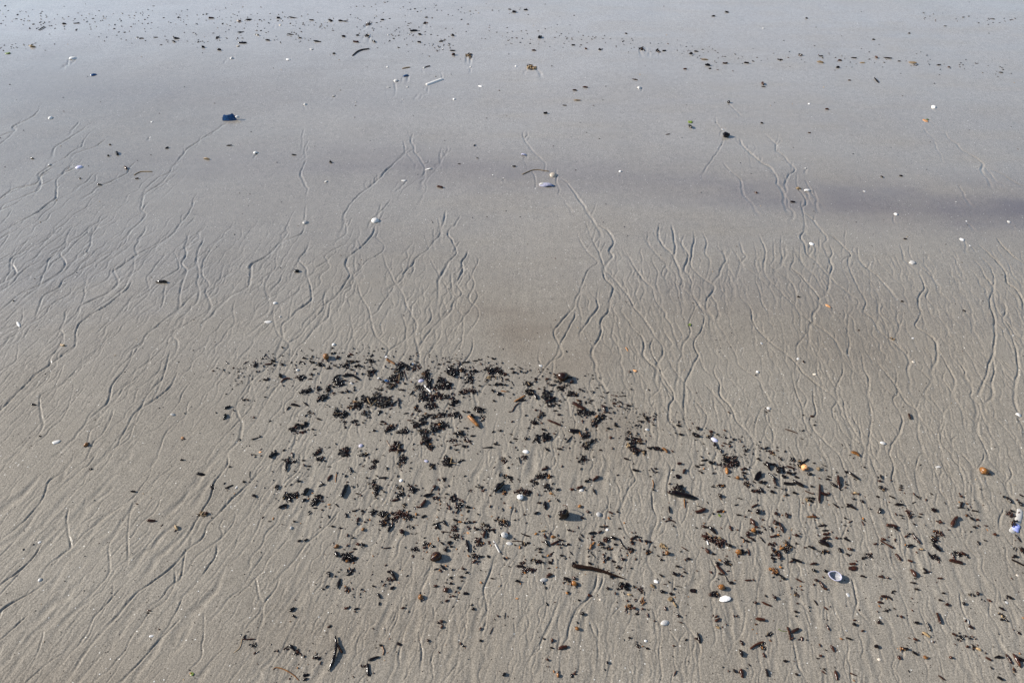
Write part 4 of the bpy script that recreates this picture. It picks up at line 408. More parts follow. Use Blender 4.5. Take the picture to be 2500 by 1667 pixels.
# scour tails that the backwash cut behind everything it had to flow round
for it in ITEMS:
    if it['py'] < 560 and it['k'] not in 'hc': continue
    p = 0.0
    if it['k'] in 'chb': p = 0.85
    elif it['k'] == 's': p = min(.4, it['size'] / 40.0)
    if rng.random() > p: continue
    m = mpp(it['px'], it['py']); s = it['size'] * m * .5
    if it['size'] > 8 and it['k'] in 'chb':          # horseshoe scour round the upstream side
        q0 = np.array(ground(it['px'], it['py'])); d = flow_at(q0)[0]; nrm = np.array([-d[1], d[0]]); rr = s * rng.uniform(.85, 1.1)
        rill([q0 - d * rr * math.cos(t) + nrm * rr * math.sin(t) for t in np.linspace(-1.7, 1.7, 9)], 1.7 * m, 1.7 * m * rng.uniform(.3, .7), .2, .2)
    for leg in ((-.7, .7) if it['size'] > 12 else (rng.uniform(-.6, .6),)):
        q = np.array(ground(it['px'], it['py'])); d = flow_at(q)[0]; nrm = np.array([-d[1], d[0]])
        q = q + d * s * .3 + nrm * leg * s
        pts = [q]; ln = rng.uniform(8, 30) + it['size'] * rng.uniform(.4, 3.0)
        th0 = rng.normal(0, .2)
        for i in range(5):
            d = flow_at(q)[0]; th = th0 + rng.normal(0, .25); c, s2 = math.cos(th), math.sin(th)
            q = q + np.array([c * d[0] - s2 * d[1], s2 * d[0] + c * d[1]]) * ln * m / 5; pts.append(q)
        a = rng.uniform(1.6, 2.6) * m * (1 if it['size'] < 14 else 1.35)
        rill(pts, a, a * rng.uniform(.15, .7), .08, .75)

build_height()

# ------------------------------------------------------------------ the beach itself: one sheet out to the horizon
col_root = scene.collection
def link_mesh(name, verts, faces, mats, parent=None, smooth=True, mat_idx=None):
    me = bpy.data.meshes.new(name); me.from_pydata(verts, [], faces)
    for m in (mats if isinstance(mats, (list, tuple)) else [mats]): me.materials.append(m)
    if mat_idx is not None: me.polygons.foreach_set('material_index', mat_idx)
    if smooth: me.polygons.foreach_set('use_smooth', [True] * len(me.polygons))
    o = bpy.data.objects.new(name, me); col_root.objects.link(o); o.parent = parent
    return o

def beach():
    tv = 1667 / 2500 * 18 / LENS
    v = np.concatenate([np.linspace(-1.14, .72, 860, endpoint=False), np.linspace(.72, 1.13, 110)])
    yf = CAM_H / np.tan(PITCH - np.arctan(v * tv))
    y = np.concatenate([[-60, -20, -6, -2.2, -.8, -.2, .1, .28, .36], yf[yf > .4], [5.45, 5.7, 6.2, 7, 8.5, 11, 15, 22, 35, 60, 110, 220, 500, 1200]])
    u = np.linspace(-1.14, 1.14, 1340)
    ext = np.array([1.17, 1.22, 1.3, 1.45, 1.7, 2.1, 3, 5, 9, 20, 60])
    u = np.concatenate([-ext[::-1], u, ext])
    W = np.maximum(y * CP + CAM_H * SP, .9) * (18 / LENS)
    Xg = u[None, :] * W[:, None]; Yg = np.repeat(y[:, None], len(u), 1)
    Z = z_at(Xg, Yg)
    nv, nu = Xg.shape
    co = np.stack([Xg, Yg, Z], 2).reshape(-1, 3).astype(np.float32)
    idx = np.arange(nv * nu, dtype=np.int32).reshape(nv, nu)
    q = np.stack([idx[:-1, :-1], idx[:-1, 1:], idx[1:, 1:], idx[1:, :-1]], 2).reshape(-1, 4)
    me = bpy.data.meshes.new('sand')
    me.vertices.add(len(co)); me.vertices.foreach_set('co', co.ravel())
    me.loops.add(q.size); me.loops.foreach_set('vertex_index', q.ravel())
    me.polygons.add(len(q)); me.polygons.foreach_set('loop_start', np.arange(0, q.size, 4, dtype=np.int32))
    me.polygons.foreach_set('use_smooth', np.ones(len(q), bool))
    me.update(calc_edges=True)
    # bands and patches of heavier purple-brown mineral sand left by the swash
    mn = np.zeros((nv, nu), np.float32)
    nz = np.interp(np.arange(8), np.arange(8), np.arange(8))
    wob = 0.10 * np.sin(Xg * 1.9 + .7) + 0.05 * np.sin(Xg * 4.3 + Yg * 2)
    for curve, sig in (([(-200, 380, .0), (450, 392, .10), (800, 402, .26), (1080, 415, .42), (1350, 440, .34), (1650, 470, .40), (2000, 492, .56), (2300, 502, .74), (2700, 508, .85)], .15),
                       ([(1300, 700, .0), (1550, 715, .08), (1750, 715, .16), (1950, 730, .14), (2250, 755, .08), (2600, 780, .05)], .10),
                       ([(-200, 225, .0), (200, 228, .14), (700, 235, .12), (1300, 250, .05), (2600, 300, .04)], .16)):
        gx = np.array([ground(x, y)[0] for x, y, _ in curve]); gy = np.array([ground(x, y)[1] for x, y, _ in curve]); am = np.array([q for _, _, q in curve])
        yc = np.interp(Xg, gx, gy) + .25 * wob; d = (Yg - yc) / sig
        mn += .82 * np.interp(Xg, gx, am) * np.exp(-np.where(d > 0, d * .8, d * 1.25) ** 2)
    fx = ((Xg - X0) / (X1 - X0)); fy = ((Yg - Y0) / (Y1 - Y0))
    mod = .6 * vnoise(22, 110, (600, 900), 8) + .5 * vnoise(60, 60, (600, 900), 18)
    mm = mod[np.clip((fy * 599), 0, 599).astype(int), np.clip((fx * 899), 0, 899).astype(int)]
    mn = np.clip(mn * (1 + .55 * mm), 0, 1)
    at = me.attributes.new('mineral', 'FLOAT', 'POINT'); at.data.foreach_set('value', mn.ravel().astype(np.float32))
    ws = np.clip((Yg - .9) / 1.6, 0, 1); ws = ws * ws * (3 - 2 * ws)
    wt = .02 + .92 * ws + .75 * np.clip(-Xg / 1.6, 0, 1) * ws
    wt = np.clip(wt * (1 + .25 * mm), 0, 1)
    at = me.attributes.new('wet', 'FLOAT', 'POINT'); at.data.foreach_set('value', wt.ravel().astype(np.float32))
    ds = np.clip((Yg + .12 * np.sin(Xg * 1.3 + .5) + .05 * np.sin(Xg * 3.7) - 1.7) / 2.6, 0, 1); ds = ds ** 1.15  # sand colour grows gradually paler with distance, less so at mid left
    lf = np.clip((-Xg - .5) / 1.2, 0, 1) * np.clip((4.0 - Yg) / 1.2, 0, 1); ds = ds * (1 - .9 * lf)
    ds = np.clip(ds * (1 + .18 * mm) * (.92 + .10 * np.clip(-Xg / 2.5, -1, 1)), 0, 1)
    at = me.attributes.new('paleness', 'FLOAT', 'POINT'); at.data.foreach_set('value', ds.ravel().astype(np.float32))
    bn = np.zeros((nv, nu), np.float32)
    for bx, by, sx, sy, amt in ((1260, 790, 170, 75, .30), (1330, 860, 120, 60, .22), (1690, 800, 200, 100, .12), (2100, 840, 300, 110, .12), (120, 1640, 340, 120, .14), (1480, 1010, 150, 80, .25), (1050, 1600, 700, 200, .12)):
        gx, gy = ground(bx, by); m = mpp(bx, by); s = CAM_H / math.hypot(CAM_H, gy)
        bn += amt * np.exp(-((Xg - gx) / (sx * m)) ** 2 - ((Yg - gy + .06 * np.sin(Xg * 6)) / (sy * m / s)) ** 2)
    bn = np.clip(bn * (1 + .7 * mm), 0, 1)
    at = me.attributes.new('brown', 'FLOAT', 'POINT'); at.data.foreach_set('value', bn.ravel().astype(np.float32))
    me.materials.append(M['sand'])
    o = bpy.data.objects.new('sand', me); col_root.objects.link(o); o['kind'] = 'structure'
    return o
beach()

# ------------------------------------------------------------------ shapes
def tube(P, rad, n=7, flat=1.0, rough=0.0, r=random):
    """a rounded tube through 3-D points with a radius at each"""
    P = [Vector(p) for p in P]; V, Fc = [], []
    for i, p in enumerate(P):
        t = (P[min(i + 1, len(P) - 1)] - P[max(i - 1, 0)]).normalized()
        side = t.cross(Vector((0, 0, 1)))
        if side.length < 1e-4: side = Vector((1, 0, 0))
        side.normalize(); up = side.cross(t).normalized()
        for j in range(n):
            a = 2 * math.pi * j / n; k = rad[i] * (1 + (r.uniform(-rough, rough)))
            V.append(p + side * math.cos(a) * k + up * math.sin(a) * k * flat)
    for i in range(len(P) - 1):
        for j in range(n):
            a, b = i * n + j, i * n + (j + 1) % n
            Fc.append((a, b, b + n, a + n))
    s = len(V); V.append(P[0] - (P[1] - P[0]).normalized() * rad[0] * .6); V.append(P[-1] + (P[-1] - P[-2]).normalized() * rad[-1] * .6)
    for j in range(n):
        Fc.append((s, (j + 1) % n, j)); b = (len(P) - 1) * n
        Fc.append((s + 1, b + j, b + (j + 1) % n))
    return [tuple(v) for v in V], Fc
def join(parts):
    V, Fc = [], []
    for v, f in parts:
        o = len(V); V += v; Fc += [tuple(i + o for i in q) for q in f]
    return V, Fc
def mk(name, vf, smooth=True):
    me = bpy.data.meshes.new(name); me.from_pydata(vf[0], [], vf[1]); me.materials.append(None)
    if smooth: me.polygons.foreach_set('use_smooth', [True] * len(me.polygons))
    return me
def stub_vf(seed):
    r = random.Random(seed); n = 6; P, rad = [], []
    b, b2 = r.uniform(-.16, .16), r.uniform(-.08, .08)
    for i in range(n):
        t = i / (n - 1) - .5
        P.append((t * .92, b * (1 - 4 * t * t) + r.uniform(-.03, .03), b2 * (1 - 4 * t * t)))
        rad.append(.5 * (1 - abs(2 * t) ** 3 * r.uniform(.25, .7)) * r.uniform(.72, 1.1))
    V, Fc = tube(P, [1] * n, 7, 1, .0, r)
    # radius lives in y/z only, so that length and girth scale apart
    out = []
    for i, p in enumerate(P):
        for j in range(7):
            a = 2 * math.pi * j / 7; k = rad[i] * r.uniform(.78, 1.12)
            out.append((p[0] + r.uniform(-.03, .03), p[1] + math.cos(a) * k, p[2] + math.sin(a) * k))
    out.append((-.53, P[0][1], P[0][2])); out.append((.53, P[-1][1], P[-1][2]))
    return out, Fc
def frond_vf(seed):
    """a torn, forked, bubbly end of weed about one unit across"""
    r = random.Random(seed); parts = []
    def limb(p, ang, ln, rad, depth):
        P, rr = [], []; z = p[2]; n = 5
        for i in range(n):
            P.append(p + Vector((math.cos(ang), math.sin(ang), 0)) * ln * i / (n - 1) + Vector((0, 0, r.uniform(-.04, .07))))
            ang += r.uniform(-.35, .35); rr.append(rad * r.uniform(.6, 1.35) * (1 - .35 * i / n))
        parts.append(tube(P, rr, 6, r.uniform(.6, 1), .15, r))
        if depth:
            for s in (-1, 1):
                if r.random() < .8: limb(P[-1 if s > 0 else r.choice([2, 3])], ang + s * r.uniform(.4, 1.0), ln * r.uniform(.45, .7), rad * .85, depth - 1)
    limb(Vector((-.38, 0, .0)), r.uniform(-.2, .2), .5, .14, 1)
    for _ in range(3):
        c = (r.uniform(-.3, .35), r.uniform(-.25, .25), r.uniform(0, .1)); parts.append(ball_vf(r.random(), r.uniform(.11, .18), c))
    return join(parts)
def ball_vf(seed, rad=.5, c=(0, 0, 0), sub=2, amp=.14):
    import bmesh
    r = random.Random(seed); bm = bmesh.new(); bmesh.ops.create_icosphere(bm, subdivisions=sub, radius=1)
    ph = [r.uniform(0, 6.3) for _ in range(6)]
    V = []
    for v in bm.verts:
        p = v.co; k = 1 + amp * (math.sin(p.x * 3.1 + ph[0]) * math.sin(p.y * 2.7 + ph[1]) + math.sin(p.z * 3.7 + ph[2]) * .6 + .5 * math.sin(p.x * 7 + ph[3]) * math.sin(p.y * 8 + ph[4]))
        V.append((c[0] + p.x * rad * k, c[1] + p.y * rad * k, c[2] + p.z * rad * k))
    Fc = [tuple(v.index for v in f.verts) for f in bm.faces]; bm.free()
    return V, Fc
def sheet_vf(outline, zfun, th, rings=4):
    """a curved plate with an irregular outline and real thickness"""
    n = len(outline); top = [(0, 0, zfun(0, 0))]
    for k in range(1, rings + 1):
        for x, y in outline: top.append((x * k / rings, y * k / rings, zfun(x * k / rings, y * k / rings)))
    V = top + [(x * .97, y * .97, z - th) for x, y, z in top]; o = len(top); Fc = []
    for s, flip in ((0, False), (o, True)):
        def add(q): Fc.append(tuple(reversed(q)) if flip else q)
        for j in range(n): add((s, s + 1 + j, s + 1 + (j + 1) % n))
        for k in range(rings - 1):
            for j in range(n):
                a, b = s + 1 + k * n + j, s + 1 + k * n + (j + 1) % n
                add((a, a + n, b + n, b))
    e = 1 + (rings - 1) * n
    for j in range(n):
        a, b = e + j, e + (j + 1) % n
        Fc.append((a, a + o, b + o, b))
    return V, Fc
def flake_vf(seed):
    r = random.Random(seed); n = 11; out = []
    for j in range(n):
        a = 2 * math.pi * j / n; k = .5 * r.uniform(.65, 1.1); out.append((math.cos(a) * k, math.sin(a) * k))
    c1, c2 = r.uniform(-.5, .5), r.uniform(-.6, .3)
    return sheet_vf(out, lambda x, y: .16 + c1 * x * x + c2 * y * y + .15 * x * y + .05 * math.sin(9 * x), .06, 3)
def chip_vf(seed):
    r = random.Random(seed); n = r.choice([5, 6, 7]); out = []
    for j in range(n):
        a = 2 * math.pi * (j + r.uniform(-.25, .25)) / n; k = .5 * r.uniform(.75, 1.08); p = (math.cos(a) * k, math.sin(a) * k); out.append(p)
    fine = []
    for j in range(n):
        p, q = out[j], out[(j + 1) % n]
        for t in (0, .33, .66): fine.append((p[0] + (q[0] - p[0]) * t + r.uniform(-.015, .015), p[1] + (q[1] - p[1]) * t + r.uniform(-.015, .015)))
    return sheet_vf(fine, lambda x, y: .24 - .55 * x * x - .75 * y * y, .09, 3)
def valve_vf(seed, ribs=0, deep=.34, point=.18, elong=0.0):
    """one domed half of a bivalve with its beak towards -x"""
    r = random.Random(seed); n = 26; out = []
    for j in range(n):
        a = 2 * math.pi * j / n; k = .5 * (1 - point * max(0, -math.cos(a)) ** 3 * -1 * .4) * (1 + .03 * math.sin(3 * a + seed))
        y = math.sin(a) * k * (1 - .25 * max(0, -math.cos(a)))
        out.append((math.cos(a) * k, y * (1 + .012 * r.uniform(-1, 1))))
    def z(x, y):
        q = min(1, 2 * math.hypot(x + .0, y)); ux = x + .14
        dome = deep * math.sqrt(max(0, 1 - q ** 2.2)) * (1 + .25 * (-x))
        return dome + .010 * math.sin(30 * math.hypot(x + .5, y)) * (1 if not ribs else .3) + (.016 * math.sin(ribs * math.atan2(y, x + .56)) if ribs else 0)
    return sheet_vf(out, z, .035, 7)
def snail_vf(seed):
    r = random.Random(seed); P, rad = [], []; turns = 2.6; n = 34
    for i in range(n):
        t = i / (n - 1); a = t * turns * 2 * math.pi; rr = .05 + .29 * t ** 1.3
        P.append((math.cos(a) * rr * .82, math.sin(a) * rr * .82, .46 - .28 * t)); rad.append(.05 + .20 * t ** 1.2)
    return join([tube(P, rad, 10, .92, .0, r), ball_vf(seed, .26, (0, 0, .2), 2, .02)])
def razor_vf(seed, curve=.05, along=18):
    """a long open half-pipe shell, hollow side down"""
    n = 9; V, Fc = [], []
    for layer, k in ((0, 1.0), (1, .9)):
        for i in range(along):
            t = i / (along - 1); x = t - .5; taper = min(1, .62 + 8 * t, .62 + 8 * (1 - t))
            for j in range(n):
                a = math.pi * (j / (n - 1)); V.append((x, math.cos(a) * .5 * k * taper + curve * (1 - 4 * x * x) * 6, math.sin(a) * .5 * k * taper))
    o = along * n
    for i in range(along - 1):
        for j in range(n - 1):
            a = i * n + j; Fc.append((a, a + n, a + n + 1, a + 1)); b = a + o; Fc.append((b, b + 1, b + n + 1, b + n))
        for j in (0, n - 1):
            a = i * n + j; Fc.append((a, a + n, a + n + o, a + o))
    for i in (0, along - 1):
        for j in range(n - 1): a = i * n + j; Fc.append((a, a + 1, a + 1 + o, a + o))
    return V, Fc

def crumb_vf(seed):
    r = random.Random(seed); V, n = [], 5
    for i, (x, k) in enumerate(((-.36, .34), (0, .5), (.36, .36))):
        for j in range(n):
            a = 2 * math.pi * j / n; q = k * r.uniform(.7, 1.15); V.append((x + r.uniform(-.08, .08), math.cos(a) * q, math.sin(a) * q))
    V += [(-.52, 0, 0), (.52, 0, 0)]; Fc = []
    for i in range(2):
        for j in range(n): a, b = i * n + j, i * n + (j + 1) % n; Fc.append((a, b, b + n, a + n))
    for j in range(n): Fc.append((15, (j + 1) % n, j)); Fc.append((16, 10 + j, 10 + (j + 1) % n))
    return V, Fc
LIB = dict(crumb=[mk('crumb', crumb_vf(i)) for i in range(10)], stub=[mk('fragment', stub_vf(i)) for i in range(14)], frond=[mk('frond', frond_vf(i)) for i in range(14)], ball=[mk('bladder', ball_vf(i)) for i in range(6)],
           flake=[mk('flake', flake_vf(i)) for i in range(8)], chip=[mk('shell_chip', chip_vf(i)) for i in range(12)], valve=[mk('valve', valve_vf(i)) for i in range(4)],
           fan=[mk('valve', valve_vf(20 + i, ribs=26)) for i in range(3)], snail=[mk('snail', snail_vf(i)) for i in range(2)], razor=[mk('razor', razor_vf(0)), mk('razor', razor_vf(1, .0))])
def place(name, mesh, mat, loc, scale, rot=(0, 0, 0), parent=None):
    o = bpy.data.objects.new(name, mesh); col_root.objects.link(o)
    o.material_slots[0].link = 'OBJECT'; o.material_slots[0].material = mat
    o.location = loc; o.scale = scale; o.rotation_euler = rot
    if parent: o.parent = parent
    return o
def empty(name, loc, rz=0):
    o = bpy.data.objects.new(name, None); col_root.objects.link(o); o.location = loc; o.rotation_euler = (0, 0, rz); o.empty_display_size = .01
    return o
def sin_dep(py):
    y = ground(1250, py)[1]; return CAM_H / math.hypot(CAM_H, y)
def flat_angle(px, py, ang):
    a = R(ang); g0 = ground(px, py); g1 = ground(px + math.cos(a) * 4, py + math.sin(a) * 4)
    return math.atan2(g1[1] - g0[1], g1[0] - g0[0]), math.dist(g0, g1) / 4

# ------------------------------------------------------------------ labels: say which one by the nearest landmark
MARKS = {}; LANDMARKS = []; LM_OBJS = set()
THINGS = []      # (object, description, category, px, py, shared)
def thing(o, desc, cat, px, py, shared=False):
    if (px, py) in MARKS: return landmark(o, *MARKS[(px, py)], cat, px, py)
    THINGS.append((o, desc, cat, px, py, shared)); return o
def landmark(o, label, short, cat, px, py):
    o['label'] = label; o['category'] = cat; LM_OBJS.add(o.name); LANDMARKS.append((px, py, short)); return o
ORD = ['closest', 'second closest', 'third closest', 'fourth closest', 'fifth closest', 'sixth closest', 'seventh closest', 'eighth closest', 'ninth closest', 'tenth closest',
       'eleventh closest', 'twelfth closest', 'thirteenth closest', 'fourteenth closest', 'fifteenth closest', 'sixteenth closest']
def write_labels():
    groups = {}
    for t in THINGS:
        o, desc, cat, px, py, shared = t
        lx, ly, short = min(LANDMARKS, key=lambda l: (l[0] - px) ** 2 + (1.3 * (l[1] - py)) ** 2)
        dx, dy = px - lx, (py - ly) * 1.2
        side = ('left of' if dx < 0 else 'right of') if abs(dx) > abs(dy) else ('beyond' if dy < 0 else 'in front of')
        groups.setdefault((desc, cat, side, short, shared), []).append((math.hypot(dx, dy), o))
    for (desc, cat, side, short, shared), lst in groups.items():
        lst.sort(key=lambda q: q[0])
        for i, (d, o) in enumerate(lst):
            o['category'] = cat
            if shared or len(lst) == 1: o['label'] = f'{desc} {side} the {short}'
            else: o['label'] = f'{desc}, {ORD[min(i, 15)]} {side} the {short}'
            if len(lst) > 1: o['group'] = f'{desc} {side} the {short}'

# ------------------------------------------------------------------ landmarks, each built for itself
def gp(px, py, dz=0.0):
    x, y = ground(px, py); return Vector((x, y, float(z_at(x, y)) + dz))
def line3(fr, pts, lift):
    out = []
    for i, (x, y) in enumerate(pts):
        p = gp(*to_px(fr, x, y)); out.append(p + Vector((0, 0, lift[i] if isinstance(lift, (list, tuple)) else lift)))
    return out
def smooth3(P, k=4):
    P = [Vector(p) for p in P]; out = []
    Q = [2 * P[0] - P[1]] + P + [2 * P[-1] - P[-2]]
    for i in range(1, len(Q) - 2):
        for j in range(k):
            t = j / k; p0, p1, p2, p3 = Q[i - 1:i + 3]
            out.append(.5 * (2 * p1 + (p2 - p0) * t + (2 * p0 - 5 * p1 + 4 * p2 - p3) * t * t + (3 * p1 - p0 - 3 * p2 + p3) * t ** 3))
    return out + [P[-1]]
def local_tube(name, P, rads, mat, base, parent, n=8, flat=1.0, rough=.1, k=4):
    Q = smooth3(P, k); rr = [float(np.interp(i / (len(Q) - 1), np.linspace(0, 1, len(rads)), rads)) for i in range(len(Q))]
    V, Fc = tube([q - base for q in Q], rr, n, flat, rough)
    return link_mesh(name, V, Fc, mat, parent)
def shell_at(name, mesh, mat, px, py, w, h, ang, tall=.42, tilt=6, bury=.10, parent=None):
    m = mpp(px, py); a, st = flat_angle(px, py, ang); a2, st2 = flat_angle(px, py, ang + 90)
    w, h = (w * .82, h * .82) if py < 560 else (w, h)
    L = w * st; D = min(h * st2 * .82, 1.35 * max(w, h) * m)
    H = tall * min(L, D) / .34
    p = gp(px, py, -bury * H * .34)
    return place(name, mesh, mat, p, (L, D, H), (R(random.uniform(-tilt, tilt)), R(random.uniform(-tilt, tilt)), a), parent)

# blue mussel far left
px, py = to_px('A', 1580, 808); m = mpp(px, py)
e = empty('mussel_shell', gp(px, py), R(8))
ang = [(-.5, -.30), (-.46, .02), (-.36, .30), (-.27, .33), (-.22, .22), (-.02, .24), (.12, .25), (.18, .34), (.28, .28), (.34, .10), (.5, -.12), (.42, -.28), (.1, -.36), (-.2, -.36)]
place('valve', mk('valve', sheet_vf(ang, lambda x, y: .22 - .5 * x * x - .6 * y * y, .07, 4), False), M['u'], (-.006, .002, .009), (.070, .044, .040), (R(52), R(-4), R(2)), e)
place('valve', mk('valve', sheet_vf(ang, lambda x, y: .18 - .4 * x * x - .4 * y * y, .07, 4), False), M['u'], (-.004, -.004, -.001), (.066, .032, .036), (R(8), R(3), R(-4)), e)
place('inner_valve', mk('inner_valve', chip_vf(5)), M['w'], (.031, -.006, .010), (.022, .018, .030), (R(50), R(10), R(10)), e)
landmark(e, 'dark blue mussel shell with a pale end lying alone at far left', 'blue mussel shell', 'shell', px, py)

# razor shells
def razor(fr, a, b, wid, mat, variant, tall=.8):
    pa, pb = to_px(fr, *a), to_px(fr, *b); px, py = (pa[0] + pb[0]) / 2, (pa[1] + pb[1]) / 2
    ga, gb = Vector(ground(*pa)), Vector(ground(*pb)); d = gb - ga; w = wid * fscale(fr) * mpp(px, py)
    return place('razor_shell', LIB['razor'][variant], mat, gp(px, py, -.1 * w), (d.length, w, w * tall), (0, 0, math.atan2(d.y, d.x))), px, py
o, px, py = razor('B', (588, 582), (702, 540), 30, M['w'], 1)
landmark(o, 'long straight white razor shell lying slanted on the far sand', 'long far razor shell', 'shell', px, py)
px, py = to_px('Q9', 2130, 950); base = gp(px, py); e = empty('razor_shell', base)
ga, gb = Vector(ground(*to_px('Q9', 2195, 790))), Vector(ground(*to_px('Q9', 2070, 1110))); d = gb - ga; w = 86 * fscale('Q9') * mpp(px, py)
place('valve', LIB['razor'][0], M['w'], (0, 0, -.001), (d.length, w, w * .55), (0, 0, math.atan2(d.y, d.x)), e)
place('growth_band', LIB['razor'][1], M['b'], (-.010, -.020, .0005), (d.length * .28, w * 1.03, w * .57), (0, 0, math.atan2(d.y, d.x)), e)
landmark(e, 'big white razor shell at the right edge with dark weed on it', 'big right razor shell', 'shell', px, py)
for i, (x, y, s) in enumerate(((2115, 965, .011), (2090, 1000, .013), (2075, 1025, .010))):
    q = to_px('Q9', x, y); p = gp(*q); thing(place('seaweed_scrap', LIB['frond'][i], M['k'], p + Vector((0, 0, w * .34)), (s * 1.3, s * 1.2, s), (0, 0, i * 2.1)), f'{("upper", "middle", "lower")[i]} dark weed scrap on the shell', 'seaweed', *q)

# long curved stick with a knotted left end
P = line3('Q12', [(560, 15), (650, 30), (800, 45), (900, 65), (1000, 95), (1130, 140), (1265, 185)], [.006, .005, .004, .004, .003, .003, .002])
px, py = to_px('Q12', 900, 65); base = gp(px, py); e = empty('driftwood_stick', base)
local_tube('stem', P, [.0052, .0048, .0046, .0042, .0034, .0024, .0010], M['s'], base, e, 9, .85, .16, 6)
b0 = P[0] - base
place('knot', LIB['frond'][3], M['k'], b0 + Vector((.004, .002, -.001)), (.020, .018, .014), (0, 0, .4), e)
place('knot', LIB['ball'][1], M['k'], b0 + Vector((.0, .004, .0)), (.010, .009, .009), (0, 0, .4), e)
local_tube('twig', [P[3] + Vector((0, .001, .002)), P[3] + Vector((-.001, .009, .005))], [.0016, .0007], M['s'], base, e, 6)
local_tube('twig', [P[4] + Vector((0, .0, .001)), P[4] + Vector((.009, .004, .003))], [.0016, .0007], M['s'], base, e, 6)
landmark(e, 'long curved dark brown stick tapering to the right with knotted left end', 'long curved stick', 'stick', px, py)

# dark kelp stalk with curled blade on top
P = line3('Q7', [(1885, 580), (1940, 592), (2000, 602), (2120, 632), (2180, 640), (2260, 660)], [.005, .007, .007, .006, .004, .001])
px, py = to_px('Q7', 2050, 610); base = gp(px, py); e = empty('kelp_stalk', base)
local_tube('stalk', P, [.0045, .0072, .0066, .0064, .0052, .0012], M['k'], base, e, 10, .8, .12, 5)
for i, (x, y, s) in enumerate(((1985, 535, .022), (2050, 560, .020), (1930, 545, .016))):
    place('blade', LIB['frond'][5 + i], M['r' if i == 2 else 'k'], gp(*to_px('Q7', x, y)) - base + Vector((0, 0, .006)), (s * 1.2, s, s * .8), (R(15), 0, i * 1.3), e)
place('blade', LIB['flake'][2], M['k'], gp(*to_px('Q7', 2010, 510)) - base + Vector((0, 0, .004)), (.022, .018, .016), (R(20), 0, .3), e)
place('holdfast', LIB['ball'][3], M['r'], P[0] - base + Vector((-.003, .001, 0)), (.010, .009, .009), (0, 0, 0), e)
landmark(e, 'thick dark kelp stalk with curled blades over a washed out hollow', 'dark kelp stalk', 'seaweed', px, py)

# orange snail on a dark tangle
px, py = to_px('Q8', 1480, 235); base = gp(px, py); e = empty('snail_shell', base)
place('whorl', LIB['snail'][0], M['o'], (0, 0, .001), (.019, .019, .022), (0, R(-14), .6), e)
place('aperture', LIB['ball'][2], M['a'], (.005, -.004, .004), (.008, .007, .007), (0, 0, 0), e)
landmark(e, 'bright orange snail shell perched in a dark weed tangle', 'bright orange snail', 'shell', px, py)

# forked black stick
P = line3('Q10', [(1780, 970), (1800, 1050), (1795, 1150), (1755, 1300), (1695, 1440)], [.004, .005, .006, .004, .002])
px, py = to_px('Q10', 1775, 1200); base = gp(px, py); e = empty('forked_stick', base)
local_tube('stem', P, [.0022, .0026, .0034, .0036, .0012], M['k'], base, e, 8, .9, .12, 6)
P2 = line3('Q10', [(1805, 1065), (1840, 1130), (1880, 1190)], [.005, .004, .002])
local_tube('fork', P2, [.0026, .0024, .0018], M['s'], base, e, 8, .9, .12, 5)
landmark(e, 'forked black stick with two prongs alone near the bottom edge', 'forked black stick', 'stick', px, py)

# amber tube with a round black head
P = line3('Q2', [(1370, 1050), (1430, 1110), (1495, 1175)], [.007, .007, .005])
px, py = to_px('Q2', 1430, 1110); base = gp(px, py); e = empty('amber_tube', base)
local_tube('tube', P, [.0050, .0054, .0042], M['a'], base, e, 10, .9, .06, 5)
place('head', LIB['ball'][4], M['k'], gp(*to_px('Q2', 1400, 1042)) - base + Vector((.002, 0, .006)), (.015, .014, .014), (0, 0, 0), e)
place('tail', LIB['stub'][2], M['r'], gp(*to_px('Q2', 1512, 1188)) - base + Vector((0, 0, .002)), (.009, .004, .004), (0, 0, -.9), e)
landmark(e, 'amber brown tube with a round black head in the weed band', 'amber brown tube', 'seaweed', px, py)

# scalloped shell fragment
def scallop():
    n = 40; out = []
    for j in range(n):
        a = 2 * math.pi * j / n; k = .5
        x, y = math.cos(a) * k, math.sin(a) * k
        if y > 0: k = .5 * (1 + .10 * abs(math.sin(3.4 * a)) - .06); x, y = math.cos(a) * k, math.sin(a) * k
        else: y *= .62
        if .25 < x and y > .1: y *= .86
        out.append((x, y))
    return sheet_vf(out, lambda x, y: .30 - .5 * x * x - .55 * (y - .05) ** 2 + .014 * math.sin(24 * math.atan2(x, .75 - y)), .06, 7)
px, py = to_px('Q13', 395, 465)
o = shell_at('scallop_fragment', mk('scallop_fragment', scallop()), M['w'], px, py, 28, 22, -12, .24, 4)
landmark(o, 'pinkish white broken shell with scalloped upper edge and faint ribs', 'scalloped broken shell', 'shell', px, py)

# hollow bivalve lying open side up
px, py = to_px('Q13', 1880, 165); base = gp(px, py); m = mpp(px, py); e = empty('hollow_shell', base, flat_angle(px, py, 18)[0])
cup = mk('cup', valve_vf(51, deep=.30, point=.5)); o = place('cup', cup, M['y'], (0, 0, .0105), (.028, .021, -.030), (R(12), 0, 0), e)
n = 30
V, Fc = tube([(math.cos(2 * math.pi * j / n) * .5, math.sin(2 * math.pi * j / n) * .5 * (1 - .2 * max(0, -math.cos(2 * math.pi * j / n))), 0) for j in range(n)] + [(.5, 0, 0)], [.045] * (n + 1), 6)
rim = link_mesh('rim', V, Fc, M['l'], e); rim.scale = (.028, .021, .024); rim.location = (0, 0, .0108); rim.rotation_euler = (R(12), 0, 0)
landmark(e, 'open hollow white shell with lilac rim and grey inside', 'hollow white shell', 'shell', px, py)

